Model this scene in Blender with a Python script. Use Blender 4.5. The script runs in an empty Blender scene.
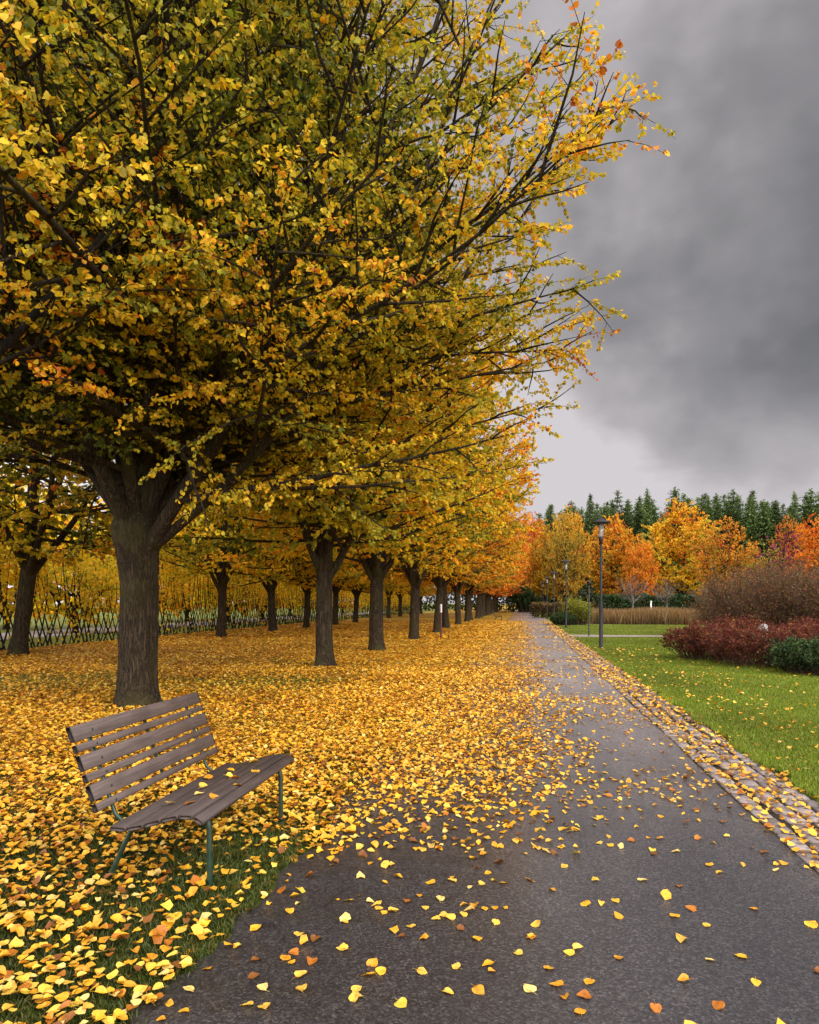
import bpy, math
import numpy as np
from math import radians as R, pi, sin, cos

scene = bpy.context.scene
COL = scene.collection
H = 1.6                      # eye height
F = 683.0                    # focal length in photo pixels
HY, VX, CX = 603.0, 522.0, 409.5
TH = math.atan((VX - CX) / F)
CT, ST = cos(TH), sin(TH)

def cam2world(xc, d):        # horizontal offsets seen from the camera -> place on the ground plan
    return np.array([xc * CT - d * ST, xc * ST + d * CT])
def G(px, py):               # measured ground point
    d = F * H / (py - HY)
    return cam2world(d * (px - CX) / F, d)
def W(px, d):
    return cam2world(d * (px - CX) / F, d)
def ZH(py, d):               # height of something measured at distance d
    return H + (HY - py) / F * d
def depth(x, y):
    return -x * ST + y * CT
def pix(x, y, z=0):
    d = -x * ST + y * CT; xc = x * CT + y * ST
    return CX + F * xc / d, HY - (z - H) / d * F

# ------------------------------------------------------------------ mesh helpers
def mesh_from(name, V, faces_list, mat, smooth=False, col=None):
    """faces_list: list of int arrays (n,k)"""
    V = np.asarray(V, dtype=np.float32)
    me = bpy.data.meshes.new(name)
    loops = np.concatenate([f.reshape(-1) for f in faces_list]).astype(np.int32)
    sizes = np.concatenate([np.full(len(f), f.shape[1], np.int32) for f in faces_list])
    starts = np.concatenate([[0], np.cumsum(sizes)[:-1]]).astype(np.int32)
    me.vertices.add(len(V)); me.vertices.foreach_set('co', V.reshape(-1))
    me.loops.add(len(loops)); me.loops.foreach_set('vertex_index', loops)
    me.polygons.add(len(sizes)); me.polygons.foreach_set('loop_start', starts)
    me.polygons.foreach_set('loop_total', sizes)
    if smooth: me.polygons.foreach_set('use_smooth', np.ones(len(sizes), bool))
    me.update(calc_edges=True)
    if col is not None:
        a = me.color_attributes.new('Col', 'FLOAT_COLOR', 'POINT')
        c = np.ones((len(V), 4), np.float32); c[:, :3] = col
        a.data.foreach_set('color', c.reshape(-1))
    if mat is not None: me.materials.append(mat)
    return me

class MB:
    def __init__(self): self.V = []; self.Fq = []; self.n = 0; self.C = []; self.Ft = []
    def add(self, V, quads=None, tris=None, col=None):
        V = np.asarray(V, float)
        if quads is not None and len(quads): self.Fq.append(np.asarray(quads, int) + self.n)
        if tris is not None and len(tris): self.Ft.append(np.asarray(tris, int) + self.n)
        self.V.append(V); self.n += len(V)
        if col is not None: self.C.append(np.broadcast_to(np.asarray(col, float), (len(V), 3)))
    def tube(self, pts, rad, k=6, cap=True):
        pts = np.asarray(pts, float); n = len(pts); rad = np.broadcast_to(np.asarray(rad, float), (n,))
        t = np.empty_like(pts); t[1:-1] = pts[2:] - pts[:-2]; t[0] = pts[1] - pts[0]; t[-1] = pts[-1] - pts[-2]
        t /= np.linalg.norm(t, axis=1)[:, None] + 1e-9
        m = np.abs(t.mean(0)); ref = np.eye(3)[int(np.argmin(m))]
        a = np.cross(t, ref); a /= np.linalg.norm(a, axis=1)[:, None] + 1e-9
        b = np.cross(t, a)
        an = np.arange(k) * 2 * pi / k
        V = pts[:, None, :] + rad[:, None, None] * (np.cos(an)[None, :, None] * a[:, None, :] + np.sin(an)[None, :, None] * b[:, None, :])
        i = np.arange(n - 1)[:, None] * k; j = np.arange(k)[None, :]; j2 = (j + 1) % k
        q = np.stack([i + j, i + j2, i + k + j2, i + k + j], -1).reshape(-1, 4)
        V = V.reshape(-1, 3); tr = []
        if cap:
            V = np.vstack([V, pts[0], pts[-1]])
            c0, c1 = n * k, n * k + 1
            jj = np.arange(k); jn = (jj + 1) % k
            tr = np.vstack([np.stack([np.full(k, c0), jn, jj], 1), np.stack([np.full(k, c1), (n - 1) * k + jj, (n - 1) * k + jn], 1)])
        self.add(V, q, tr if cap else None)
    def lathe(self, prof, k=16, at=(0, 0, 0)):
        prof = np.asarray(prof, float); n = len(prof); an = np.arange(k) * 2 * pi / k
        V = np.stack([prof[:, :1] * np.cos(an), prof[:, :1] * np.sin(an), np.repeat(prof[:, 1:], k, 1)], -1).reshape(-1, 3) + np.array(at)
        i = np.arange(n - 1)[:, None] * k; j = np.arange(k)[None, :]; j2 = (j + 1) % k
        self.add(V, np.stack([i + j, i + j2, i + k + j2, i + k + j], -1).reshape(-1, 4))
    def box(self, c, s, rot=None, bev=0.0):
        hx, hy, hz = np.array(s) / 2; b = min(bev, hx * .9, hy * .9, hz * .9)
        if b <= 0:
            V = np.array([[x, y, z] for z in (-hz, hz) for y in (-hy, hy) for x in (-hx, hx)])
            q = [[0, 2, 3, 1], [4, 5, 7, 6], [0, 1, 5, 4], [2, 6, 7, 3], [0, 4, 6, 2], [1, 3, 7, 5]]
            T = None
        else:   # octagonal section along x, bevelled ends
            sec = np.array([[-hy + b, -hz], [hy - b, -hz], [hy, -hz + b], [hy, hz - b], [hy - b, hz], [-hy + b, hz], [-hy, hz - b], [-hy, -hz + b]])
            ins = sec * np.array([(hy - b) / hy, (hz - b) / hz])
            V = np.vstack([np.c_[np.full(8, xx), ss] for xx, ss in ((-hx, ins), (-hx + b, sec), (hx - b, sec), (hx, ins))])
            q = [[r * 8 + j, r * 8 + (j + 1) % 8, (r + 1) * 8 + (j + 1) % 8, (r + 1) * 8 + j] for r in range(3) for j in range(8)]
            q = [f[::-1] for f in q]
            V = np.vstack([V, [[-hx, 0, 0], [hx, 0, 0]]])
            T = [[32, (j + 1) % 8, j] for j in range(8)][::1] + [[33, 24 + j, 24 + (j + 1) % 8] for j in range(8)]
        if rot is not None: V = V @ np.asarray(rot).T
        self.add(V + np.array(c), q, T)
    def mesh(self, name, mat, smooth=False):
        fl = []
        if self.Fq: fl.append(np.vstack(self.Fq))
        if self.Ft: fl.append(np.vstack(self.Ft))
        return mesh_from(name, np.vstack(self.V), fl, mat, smooth, np.vstack(self.C) if self.C else None)
    def build(self, name, mat, parent=None, smooth=False):
        return link(name, self.mesh(name, mat, smooth), parent)

def link(name, data, parent=None):
    o = bpy.data.objects.new(name, data); COL.objects.link(o)
    if parent is not None: o.parent = parent
    return o
def tag(o, label, cat, group=None, kind=None):
    if label: o['label'] = label
    if cat: o['category'] = cat
    if group: o['group'] = group
    if kind: o['kind'] = kind
    return o
def thing(name, label, cat, loc=(0, 0, 0), rz=0, group=None, scale=1.0):
    o = link(name, None); o.location = loc; o.rotation_euler = (0, 0, rz)
    o.scale = scale if hasattr(scale, '__len__') else (scale,) * 3
    return tag(o, label, cat, group)
def copy_tree(src, label, loc, rz=0, scale=1.0, tint=None, group=None):
    def cp(o, par):
        c = o.copy(); COL.objects.link(c)
        if par is not None: c.parent = par
        for ch in [x for x in bpy.data.objects if x.parent == o]: cp(ch, c)
        return c
    r = cp(src, None)
    r.location = loc; r.rotation_euler = (0, 0, rz); r.scale = scale if hasattr(scale, '__len__') else (scale,) * 3
    r['label'] = label
    if group: r['group'] = group
    if tint is not None:
        for ch in bpy.data.objects:
            if ch.parent == r and ch.name.startswith('crown'): ch.color = (*tint, 1)
    return r

# ------------------------------------------------------------------ materials
def new_mat(name):
    m = bpy.data.materials.new(name); m.use_nodes = True
    nt = m.node_tree; nt.nodes.clear()
    out = nt.nodes.new('ShaderNodeOutputMaterial')
    return m, nt, out
class N:
    def __init__(self, nt): self.nt = nt
    def __call__(self, typ, ins=None, **kw):
        n = self.nt.nodes.new(typ)
        for k, v in kw.items(): setattr(n, k, v)
        for k, v in (ins or {}).items():
            s = n.inputs[k]
            if isinstance(v, bpy.types.NodeSocket): self.nt.links.new(v, s)
            else: s.default_value = v
        return n
    def math(self, op, a, b=0.0, clamp=False):
        n = self('ShaderNodeMath', {0: a, 1: b}, operation=op); n.use_clamp = clamp; return n.outputs[0]
    def mix(self, f, a, b, blend='MIX'):
        n = self('ShaderNodeMix', data_type='RGBA', blend_type=blend)
        for s, v in ((n.inputs[0], f), (n.inputs[6], a), (n.inputs[7], b)):
            if isinstance(v, bpy.types.NodeSocket): self.nt.links.new(v, s)
            else: s.default_value = v if not isinstance(v, tuple) or len(v) == 4 else (*v, 1)
        return n.outputs[2]
    def mapr(self, v, a, b, c=0.0, d=1.0, smooth=True):
        n = self('ShaderNodeMapRange', {0: v, 1: a, 2: b, 3: c, 4: d}, interpolation_type='SMOOTHSTEP' if smooth else 'LINEAR'); return n.outputs[0]
    def noise(self, vec, scale, detail=4, rough=.55, dist=0):
        return self('ShaderNodeTexNoise', {'Vector': vec, 'Scale': scale, 'Detail': detail, 'Roughness': rough, 'Distortion': dist})
    def ramp(self, f, stops):
        n = self('ShaderNodeValToRGB', {0: f}); cr = n.color_ramp
        while len(cr.elements) < len(stops): cr.elements.new(.5)
        for e, (p, c) in zip(cr.elements, stops): e.position = p; e.color = (*c, 1)
        return n.outputs[0]
    def principled(self, col, rough=.6, spec=.4, normal=None, metal=0.0):
        ins = {'Base Color': col if isinstance(col, bpy.types.NodeSocket) else (*col, 1), 'Roughness': rough, 'Specular IOR Level': spec, 'Metallic': metal}
        if normal is not None: ins['Normal'] = normal
        return self('ShaderNodeBsdfPrincipled', ins).outputs[0]
    def bump(self, h, strength=.5, dist=.02):
        return self('ShaderNodeBump', {'Height': h, 'Strength': strength, 'Distance': dist}).outputs[0]
    def coord(self, kind='Object'):
        return self('ShaderNodeTexCoord').outputs[kind]
    def scaled(self, vec, s):
        return self('ShaderNodeMapping', {'Vector': vec, 'Scale': s}).outputs[0]

def leaf_mat(name, trans=.35, rough=.5, spec=.25, blotch=0.0):
    m, nt, out = new_mat(name); n = N(nt)
    c = n('ShaderNodeVertexColor', layer_name='Col').outputs[0]
    oc = n('ShaderNodeObjectInfo').outputs['Color']
    col = n.mix(1.0, c, oc, 'MULTIPLY')
    if blotch:
        ps = n('ShaderNodeNewGeometry').outputs['Position']
        bn = n.noise(ps, 38, 4, .65).outputs[0]
        col = n.mix(n.math('MULTIPLY', n.mapr(bn, .46, .68), blotch), col, n.mix(1.0, col, (.50, .30, .22), 'MULTIPLY'))
    p = n.principled(col, rough, spec)
    t = n('ShaderNodeBsdfTranslucent', {'Color': col}).outputs[0]
    mx = n('ShaderNodeMixShader', {0: trans, 1: p, 2: t}).outputs[0]
    nt.links.new(mx, out.inputs[0]); return m

def bark_mat(name, dark, light, moss=(.10, .10, .03), moss_amt=.35, sc=1.0, bump=1.0):
    m, nt, out = new_mat(name); n = N(nt)
    co = n.coord()
    wv = n.noise(co, 2.2, 3).outputs[1]
    cw = n('ShaderNodeVectorMath', {0: co, 1: n('ShaderNodeVectorMath', {0: wv, 'Scale': .12}, operation='SCALE').outputs[0]}, operation='ADD').outputs[0]
    a = n.noise(n.scaled(cw, (24 * sc, 24 * sc, 2.2 * sc)), 1.0, 8, .62).outputs[0]
    b2 = n.noise(n.scaled(cw, (60 * sc, 60 * sc, 9 * sc)), 1.0, 5, .6).outputs[0]
    rg_ = n.math('MULTIPLY', n.math('ABSOLUTE', n.math('SUBTRACT', a, .5)), 4.2, True)
    f = n.math('ADD', n.math('MULTIPLY', rg_, .75), n.math('MULTIPLY', b2, .35))
    col = n.ramp(f, [(.15, dark), (.45, tuple(.5*(p+q) for p,q in zip(dark, light))), (.85, light)])
    big = n.noise(co, 1.3, 4).outputs[0]
    col = n.mix(n.math('MULTIPLY', n.mapr(big, .45, .7), moss_amt), col, moss)
    fine = n.noise(co, 60, 3).outputs[0]
    col = n.mix(.5, col, n.ramp(fine, [(.3, (.35, .35, .35)), (.7, (1, 1, 1))]), 'MULTIPLY')
    p = n.principled(col, .85, .15, n.bump(n.math('ADD', f, n.math('MULTIPLY', fine, .25)), bump, .06))
    nt.links.new(p, out.inputs[0]); return m

def simple_mat(name, c1, c2, scale=8, rough=.6, spec=.4, bump=.0, metal=0.0, stretch=(1, 1, 1)):
    m, nt, out = new_mat(name); n = N(nt)
    co = n.scaled(n.coord(), stretch)
    f = n.noise(co, scale, 6, .6).outputs[0]
    col = n.ramp(f, [(.3, c1), (.7, c2)])
    p = n.principled(col, n.mapr(f, .2, .8, rough - .1, rough + .1), spec, n.bump(f, bump, .01) if bump else None, metal)
    nt.links.new(p, out.inputs[0]); return m

M_LEAF = leaf_mat('linden_leaf', .48)
M_FALL = leaf_mat('fallen_leaf', .12, .42, .4, .55)
M_GRASS = leaf_mat('grass_blade', .3, .45, .3)
M_NEEDLE = leaf_mat('conifer_needle', .12, .6, .15)
M_BARK = bark_mat('linden_bark', (.018, .013, .008), (.175, .128, .078), (.10, .095, .028), .6)
M_BARK2 = bark_mat('dark_bark', (.015, .012, .009), (.09, .068, .05), (.06, .06, .02), .4, .8)
M_PALE = bark_mat('pale_bark', (.12, .11, .10), (.36, .33, .30), (.2, .2, .15), .3)
M_TWIG = simple_mat('shrub_twig', (.05, .03, .022), (.12, .075, .055), 20, .8, .1)
M_SLAT = None

# ground ------------------------------------------------------------
def litter_nodes(n, co, scale, seed=0.0):
    """leaf-litter colour, built of many leaf-size cells"""
    v = n('ShaderNodeTexVoronoi', {'Vector': n('ShaderNodeVectorMath', {0: co, 1: (seed, seed, 0)}, operation='ADD').outputs[0], 'Scale': scale, 'Randomness': 1.0})
    r = n('ShaderNodeSeparateColor', {0: v.outputs['Color']})
    col = n.ramp(r.outputs[0], [(.0, (.10, .035, .008)), (.2, (.30, .12, .012)), (.45, (.60, .31, .02)), (.75, (.78, .45, .035)), (1, (.85, .60, .10))])
    d = n.mapr(v.outputs['Distance'], .2, .75, 1.0, .35)
    return n.mix(1.0, col, n('ShaderNodeCombineColor', {0: d, 1: d, 2: d}).outputs[0], 'MULTIPLY'), r.outputs[1]

def mat_ground():
    m, nt, out = new_mat('lawn_ground'); n = N(nt)
    co = n('ShaderNodeNewGeometry').outputs['Position']
    sx = n('ShaderNodeSeparateXYZ', {0: co})
    x, y = sx.outputs[0], sx.outputs[1]
    big = n.noise(co, .35, 4).outputs[0]
    fine = n.noise(co, 25, 5, .7).outputs[0]
    g = n.ramp(fine, [(.25, (.03, .045, .006)), (.55, (.10, .14, .014)), (.8, (.19, .23, .02))])
    g = n.mix(n.mapr(big, .35, .7), g, n.mix(.6, g, (.14, .15, .02)))
    lit1, r1 = litter_nodes(n, co, 13)
    lit2, r2 = litter_nodes(n, co, 17, 3.3)
    lit = n.mix(n.math('GREATER_THAN', r1, .5), lit1, lit2)
    # cover: thick under the avenue, thin on the open lawn
    left = n.math('MULTIPLY', n.mapr(x, 1.8, 1.2), n.mapr(x, -17.5, -16.5))
    band = n.noise(n.scaled(co, (.05, .32, 1)), 1.0, 3).outputs[0]
    mid = n.noise(co, 1.2, 5, .6).outputs[0]
    cov = n.math('ADD', n.math('MULTIPLY', n.mapr(band, .36, .55), .5), n.math('MULTIPLY', mid, .95))
    dd_ = n.math('SUBTRACT', n.math('MULTIPLY', y, CT), n.math('MULTIPLY', x, ST))
    gb = n.math('POWER', 2.718, n.math('MULTIPLY', n.math('POWER', n.math('DIVIDE', n.math('ABSOLUTE', n.math('ADD', dd_, n.math('ADD', -14.2, n.math('MULTIPLY', mid, 1.6)))), 2.2), 2.0), -1.0))
    cov = n.math('SUBTRACT', cov, n.math('MULTIPLY', n.math('MULTIPLY', gb, .60), n.mapr(x, -3.2, -4.6)))
    near = n.mapr(y, 3.2, 5.6)
    cov = n.math('MULTIPLY', n.math('MULTIPLY', cov, left), n.math('ADD', n.math('MULTIPLY', near, .85), .08))
    cov = n.math('ADD', cov, n.math('MULTIPLY', n.mapr(mid, .5, .72), .16))
    mask = n.math('LESS_THAN', n.mix(.5, r1, r2), cov)
    col = n.mix(mask, g, lit)
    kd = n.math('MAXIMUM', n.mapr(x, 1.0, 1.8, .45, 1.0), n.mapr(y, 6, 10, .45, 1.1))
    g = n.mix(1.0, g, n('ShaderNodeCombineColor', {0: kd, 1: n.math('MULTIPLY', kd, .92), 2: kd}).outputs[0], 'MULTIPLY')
    col = n.mix(mask, g, lit)
    p = n.principled(col, .75, .2, n.bump(n.math('ADD', fine, n.math('MULTIPLY', mask, r1)), .6, .04))
    nt.links.new(p, out.inputs[0]); return m

def mat_path():
    m, nt, out = new_mat('asphalt'); n = N(nt)
    co = n('ShaderNodeNewGeometry').outputs['Position']
    sx = n('ShaderNodeSeparateXYZ', {0: co}); x, y = sx.outputs[0], sx.outputs[1]
    v = n('ShaderNodeTexVoronoi', {'Vector': co, 'Scale': 105.0})
    ag = n('ShaderNodeSeparateColor', {0: v.outputs['Color']}).outputs[0]
    fine = n.noise(co, 180, 4, .7).outputs[0]
    big = n.noise(n.scaled(co, (1, .35, 1)), 1.1, 5, .6).outputs[0]
    base = n.ramp(ag, [(.0, (.034, .032, .034)), (.6, (.066, .062, .064)), (.88, (.10, .095, .094)), (1, (.15, .14, .135))])
    base = n.mix(1.0, base, n.ramp(big, [(.3, (.55, .55, .58)), (.55, (.95, .93, .94)), (.75, (1.3, 1.25, 1.25))]), 'MULTIPLY')
    k_ = n.mapr(y, 2.5, 16, .62, 3.5)  # pale wet sheen of the far path, painted into the base colour
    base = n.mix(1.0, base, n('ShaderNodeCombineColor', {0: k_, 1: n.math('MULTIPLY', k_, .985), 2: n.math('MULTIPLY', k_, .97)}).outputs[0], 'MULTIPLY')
    cv = n('ShaderNodeVectorMath', {0: co, 1: n('ShaderNodeVectorMath', {0: n.noise(co, 2.5, 5).outputs[1], 'Scale': .55}, operation='SCALE').outputs[0]}, operation='ADD').outputs[0]
    ck = n('ShaderNodeTexVoronoi', {'Vector': cv, 'Scale': .38}, feature='DISTANCE_TO_EDGE').outputs[0]
    ckm = n.math('MULTIPLY', n.mapr(ck, .006, .0, 0, .75), n.mapr(n.noise(co, .8, 2).outputs[0], .46, .56))
    base = n.mix(ckm, base, (.012, .011, .011))
    # far leaf litter sprinkled on the path, thinning towards the kerb
    lit, r = litter_nodes(n, co, 13, 1.7)
    pat = n.noise(n.scaled(co, (1, .45, 1)), 1.3, 5, .6).outputs[0]
    cov = n.math('ADD', n.mapr(x, 1.3, -1.3, -.1, .55, False), n.math('MULTIPLY', n.math('SUBTRACT', pat, .5), 1.0))
    cov = n.math('MULTIPLY', cov, n.mapr(y, 14, 26))
    mask = n.math('LESS_THAN', r, cov)
    col = n.mix(mask, base, lit)
    wet = n.mapr(big, .35, .65, .40, .24)
    wet = n.math('ADD', wet, n.math('MULTIPLY', mask, .3))
    hgt = n.math('ADD', n.math('MULTIPLY', n.mapr(v.outputs['Distance'], 0, .6, 1, 0), .7), fine)
    p = n.principled(col, wet, .8, n.bump(hgt, .22, .003))
    nt.links.new(p, out.inputs[0]); return m

def rock_mat(name, c1, c2, s=9):
    m, nt, out = new_mat(name); n = N(nt)
    geo = n('ShaderNodeNewGeometry')
    co = geo.outputs['Position']
    isl = geo.outputs['Random Per Island']
    f = n.noise(co, s * 4, 6, .65).outputs[0]
    col = n.ramp(isl, [(0, c1), (1, c2)])
    col = n.mix(.8, col, n.ramp(f, [(.3, (.5, .5, .5)), (.7, (1.15, 1.1, 1.1))]), 'MULTIPLY')
    p = n.principled(col, .55, .4, n.bump(f, .5, .01))
    nt.links.new(p, out.inputs[0]); return m

# ------------------------------------------------------------------ world, sun, camera
def build_world():
    w = bpy.data.worlds.new('World'); scene.world = w; w.use_nodes = True
    nt = w.node_tree; nt.nodes.clear(); n = N(nt)
    out = n('ShaderNodeOutputWorld')
    sky = n('ShaderNodeTexSky', sky_type='NISHITA'); sky.sun_disc = False
    sky.sun_elevation = R(SUN_EL); sky.sun_rotation = R(SUN_AZ)
    d = n.coord('Generated')
    sx = n('ShaderNodeSeparateXYZ', {0: d}); zz, yy = sx.outputs[2], sx.outputs[1]
    # cloud deck: project the direction on a flat layer so that the streaks thin out towards the horizon
    inv = n.math('DIVIDE', 1.0, n.math('ADD', n.math('MAXIMUM', zz, 0.0), .22))
    pv = n('ShaderNodeVectorMath', {0: d, 'Scale': inv}, operation='SCALE').outputs[0]
    c1 = n.noise(n.scaled(d, (1.0, 1.0, 1.7)), 3.0, 5, .5, .35).outputs[0]
    c2 = n.noise(n.scaled(d, (1.0, 1.0, 2.2)), 8.5, 5, .55, .4).outputs[0]
    xy = cam2world(.76, 1.0); dd = np.array([xy[0], xy[1], .42]); dd /= np.linalg.norm(dd)
    warp = n('ShaderNodeVectorMath', {0: n.noise(d, 3.2, 4).outputs[1], 1: (.5, .5, .5)}, operation='SUBTRACT').outputs[0]
    dw = n('ShaderNodeVectorMath', {0: d, 1: n('ShaderNodeVectorMath', {0: warp, 'Scale': .24}, operation='SCALE').outputs[0]}, operation='ADD').outputs[0]
    dot = n('ShaderNodeVectorMath', {0: dw, 1: tuple(dd)}, operation='DOT_PRODUCT').outputs['Value']
    dk = n.mapr(dot, .885, 1.045, 0, 1, False)
    f = n.math('SUBTRACT', .97, n.math('MULTIPLY', n.math('MULTIPLY', dk, n.mapr(zz, .08, .34, .50, 1.0)), 1.10))
    f = n.math('ADD', f, n.math('MULTIPLY', n.math('SUBTRACT', c1, .5), .72))
    f = n.math('ADD', f, n.math('MULTIPLY', n.math('SUBTRACT', c2, .5), .26))
    f = n.math('ADD', f, n.mapr(zz, .40, .04, 0, .56))
    f = n.math('MULTIPLY', f, .92, True)
    cl = n.ramp(f, [(0, (.095, .099, .103)), (.3, (.185, .181, .187)), (.6, (.30, .286, .294)), (.85, (.48, .45, .465)), (1, (.68, .64, .66))])
    boost = n.math('ADD', n.mapr(yy, .25, -.45, 1.0, SKY_BACK), n.mapr(zz, .68, .95, 0, SKY_TOP))
    boost = n.math('ADD', boost, n.math('MULTIPLY', n.mapr(sx.outputs[0], -.45, -.85, 0, 2.2), n.mapr(zz, .6, .2)))
    cl = n('ShaderNodeVectorMath', {0: cl, 'Scale': boost}, operation='SCALE').outputs[0]
    b1 = n('ShaderNodeBackground', {'Color': sky.outputs[0], 'Strength': .10})
    b2 = n('ShaderNodeBackground', {'Color': cl, 'Strength': 1.0})
    nt.links.new(n('ShaderNodeMixShader', {0: .94, 1: b1.outputs[0], 2: b2.outputs[0]}).outputs[0], out.inputs[0])
    L = bpy.data.lights.new('sun', 'SUN'); L.energy = SUN_E; L.angle = R(18); L.color = (1.0, .93, .82)
    o = link('sun', L)
    o.rotation_euler = (R(90 - SUN_EL), 0, R(180 - SUN_AZ))
    o.location = (10, -10, 40)
SUN_EL, SUN_AZ, SUN_E = 36, 122, 2.7      # azimuth clockwise from +Y
SKY_BACK, SKY_TOP = 5.2, 2.8
build_world()
cam = bpy.data.cameras.new('camera'); cam.lens = F / 1024 * 36; cam.sensor_width = 36; cam.clip_end = 2000; cam.clip_start = .05
cam.shift_y = (HY - 512) / 1024
co = link('camera', cam); co.location = (0, 0, H); co.rotation_euler = (R(90), 0, TH)
scene.camera = co
scene.view_settings.view_transform = 'Standard'; scene.view_settings.look = 'None'
scene.view_settings.exposure = 0; scene.view_settings.gamma = 1
scene.cycles.use_denoising = True
scene.cycles.max_bounces = 8; scene.cycles.diffuse_bounces = 6; scene.cycles.transmission_bounces = 6
scene.cycles.caustics_reflective = False; scene.cycles.caustics_refractive = False

# ------------------------------------------------------------------ leaves
LEAF6 = np.array([[0, 0, 0], [-.40, .22, .10], [-.34, .62, .05], [0, 1, -.08], [.34, .62, .05], [.40, .22, .10]])
LEAF6Q = np.array([[0, 5, 4, 3], [0, 3, 2, 1]])
LEAF4 = np.array([[0, 0, 0], [-.42, .42, .07], [0, 1, 0], [.42, .42, .07]])
LEAF4T = np.array([[0, 3, 2], [0, 2, 1]])
def unit(v): return v / (np.linalg.norm(v, axis=-1, keepdims=True) + 1e-9)
def place_leaves(P, D, Nn, S, tmpl):
    D = unit(D); side = unit(np.cross(D, Nn)); Nn = np.cross(side, D)
    V = P[:, None, :] + S[:, None, None] * (tmpl[None, :, 0:1] * side[:, None, :] + tmpl[None, :, 1:2] * D[:, None, :] + tmpl[None, :, 2:3] * Nn[:, None, :])
    return V.reshape(-1, 3)
def leaf_mesh(name, P, D, Nn, S, C, mat, six=True):
    t, q = (LEAF6, LEAF6Q) if six else (LEAF4, LEAF4T)
    V = place_leaves(P, D, Nn, S, t)
    Fc = (q[None] + (np.arange(len(P)) * len(t))[:, None, None]).reshape(-1, q.shape[1])
    return mesh_from(name, V, [Fc], mat, False, np.repeat(C, len(t), 0))
PAL_T = np.array([0, .22, .40, .58, .74, .88, 1.0])
PAL_C = np.array([[.060, .085, .012], [.16, .185, .016], [.40, .36, .024], [.72, .52, .026], [.86, .52, .022], [.76, .28, .014], [.40, .10, .012]])
def palette(t):
    t = np.clip(t, 0, 1)
    return np.stack([np.interp(t, PAL_T, PAL_C[:, k]) for k in range(3)], -1)

# ------------------------------------------------------------------ trees
def polyline(rng, p, d, L, n, wob, up):
    pts = [np.array(p, float)]; d = np.array(d, float); d /= np.linalg.norm(d)
    for i in range(n):
        d = d + rng.normal(0, wob, 3) + np.array([0, 0, up])
        d /= np.linalg.norm(d); pts.append(pts[-1] + d * L / n)
    return np.array(pts), d
def interp(pts, t):
    f = t * (len(pts) - 1); i = min(int(f), len(pts) - 2); u = f - i
    return pts[i] * (1 - u) + pts[i + 1] * u, unit(pts[i + 1] - pts[i])
ENV_C = [0.0, 0.0]
def env_len(p, d, zs, rs, ax, ay, lim=14):
    ax, ay = ax + ENV_C[0], ay + ENV_C[1]
    L = .4
    while L < lim:
        q = p + d * L
        r = np.interp(q[2], zs, rs, left=rs[0], right=0)
        if math.hypot(q[0] - ax, q[1] - ay) > r: break
        L += .2
    return L

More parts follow.
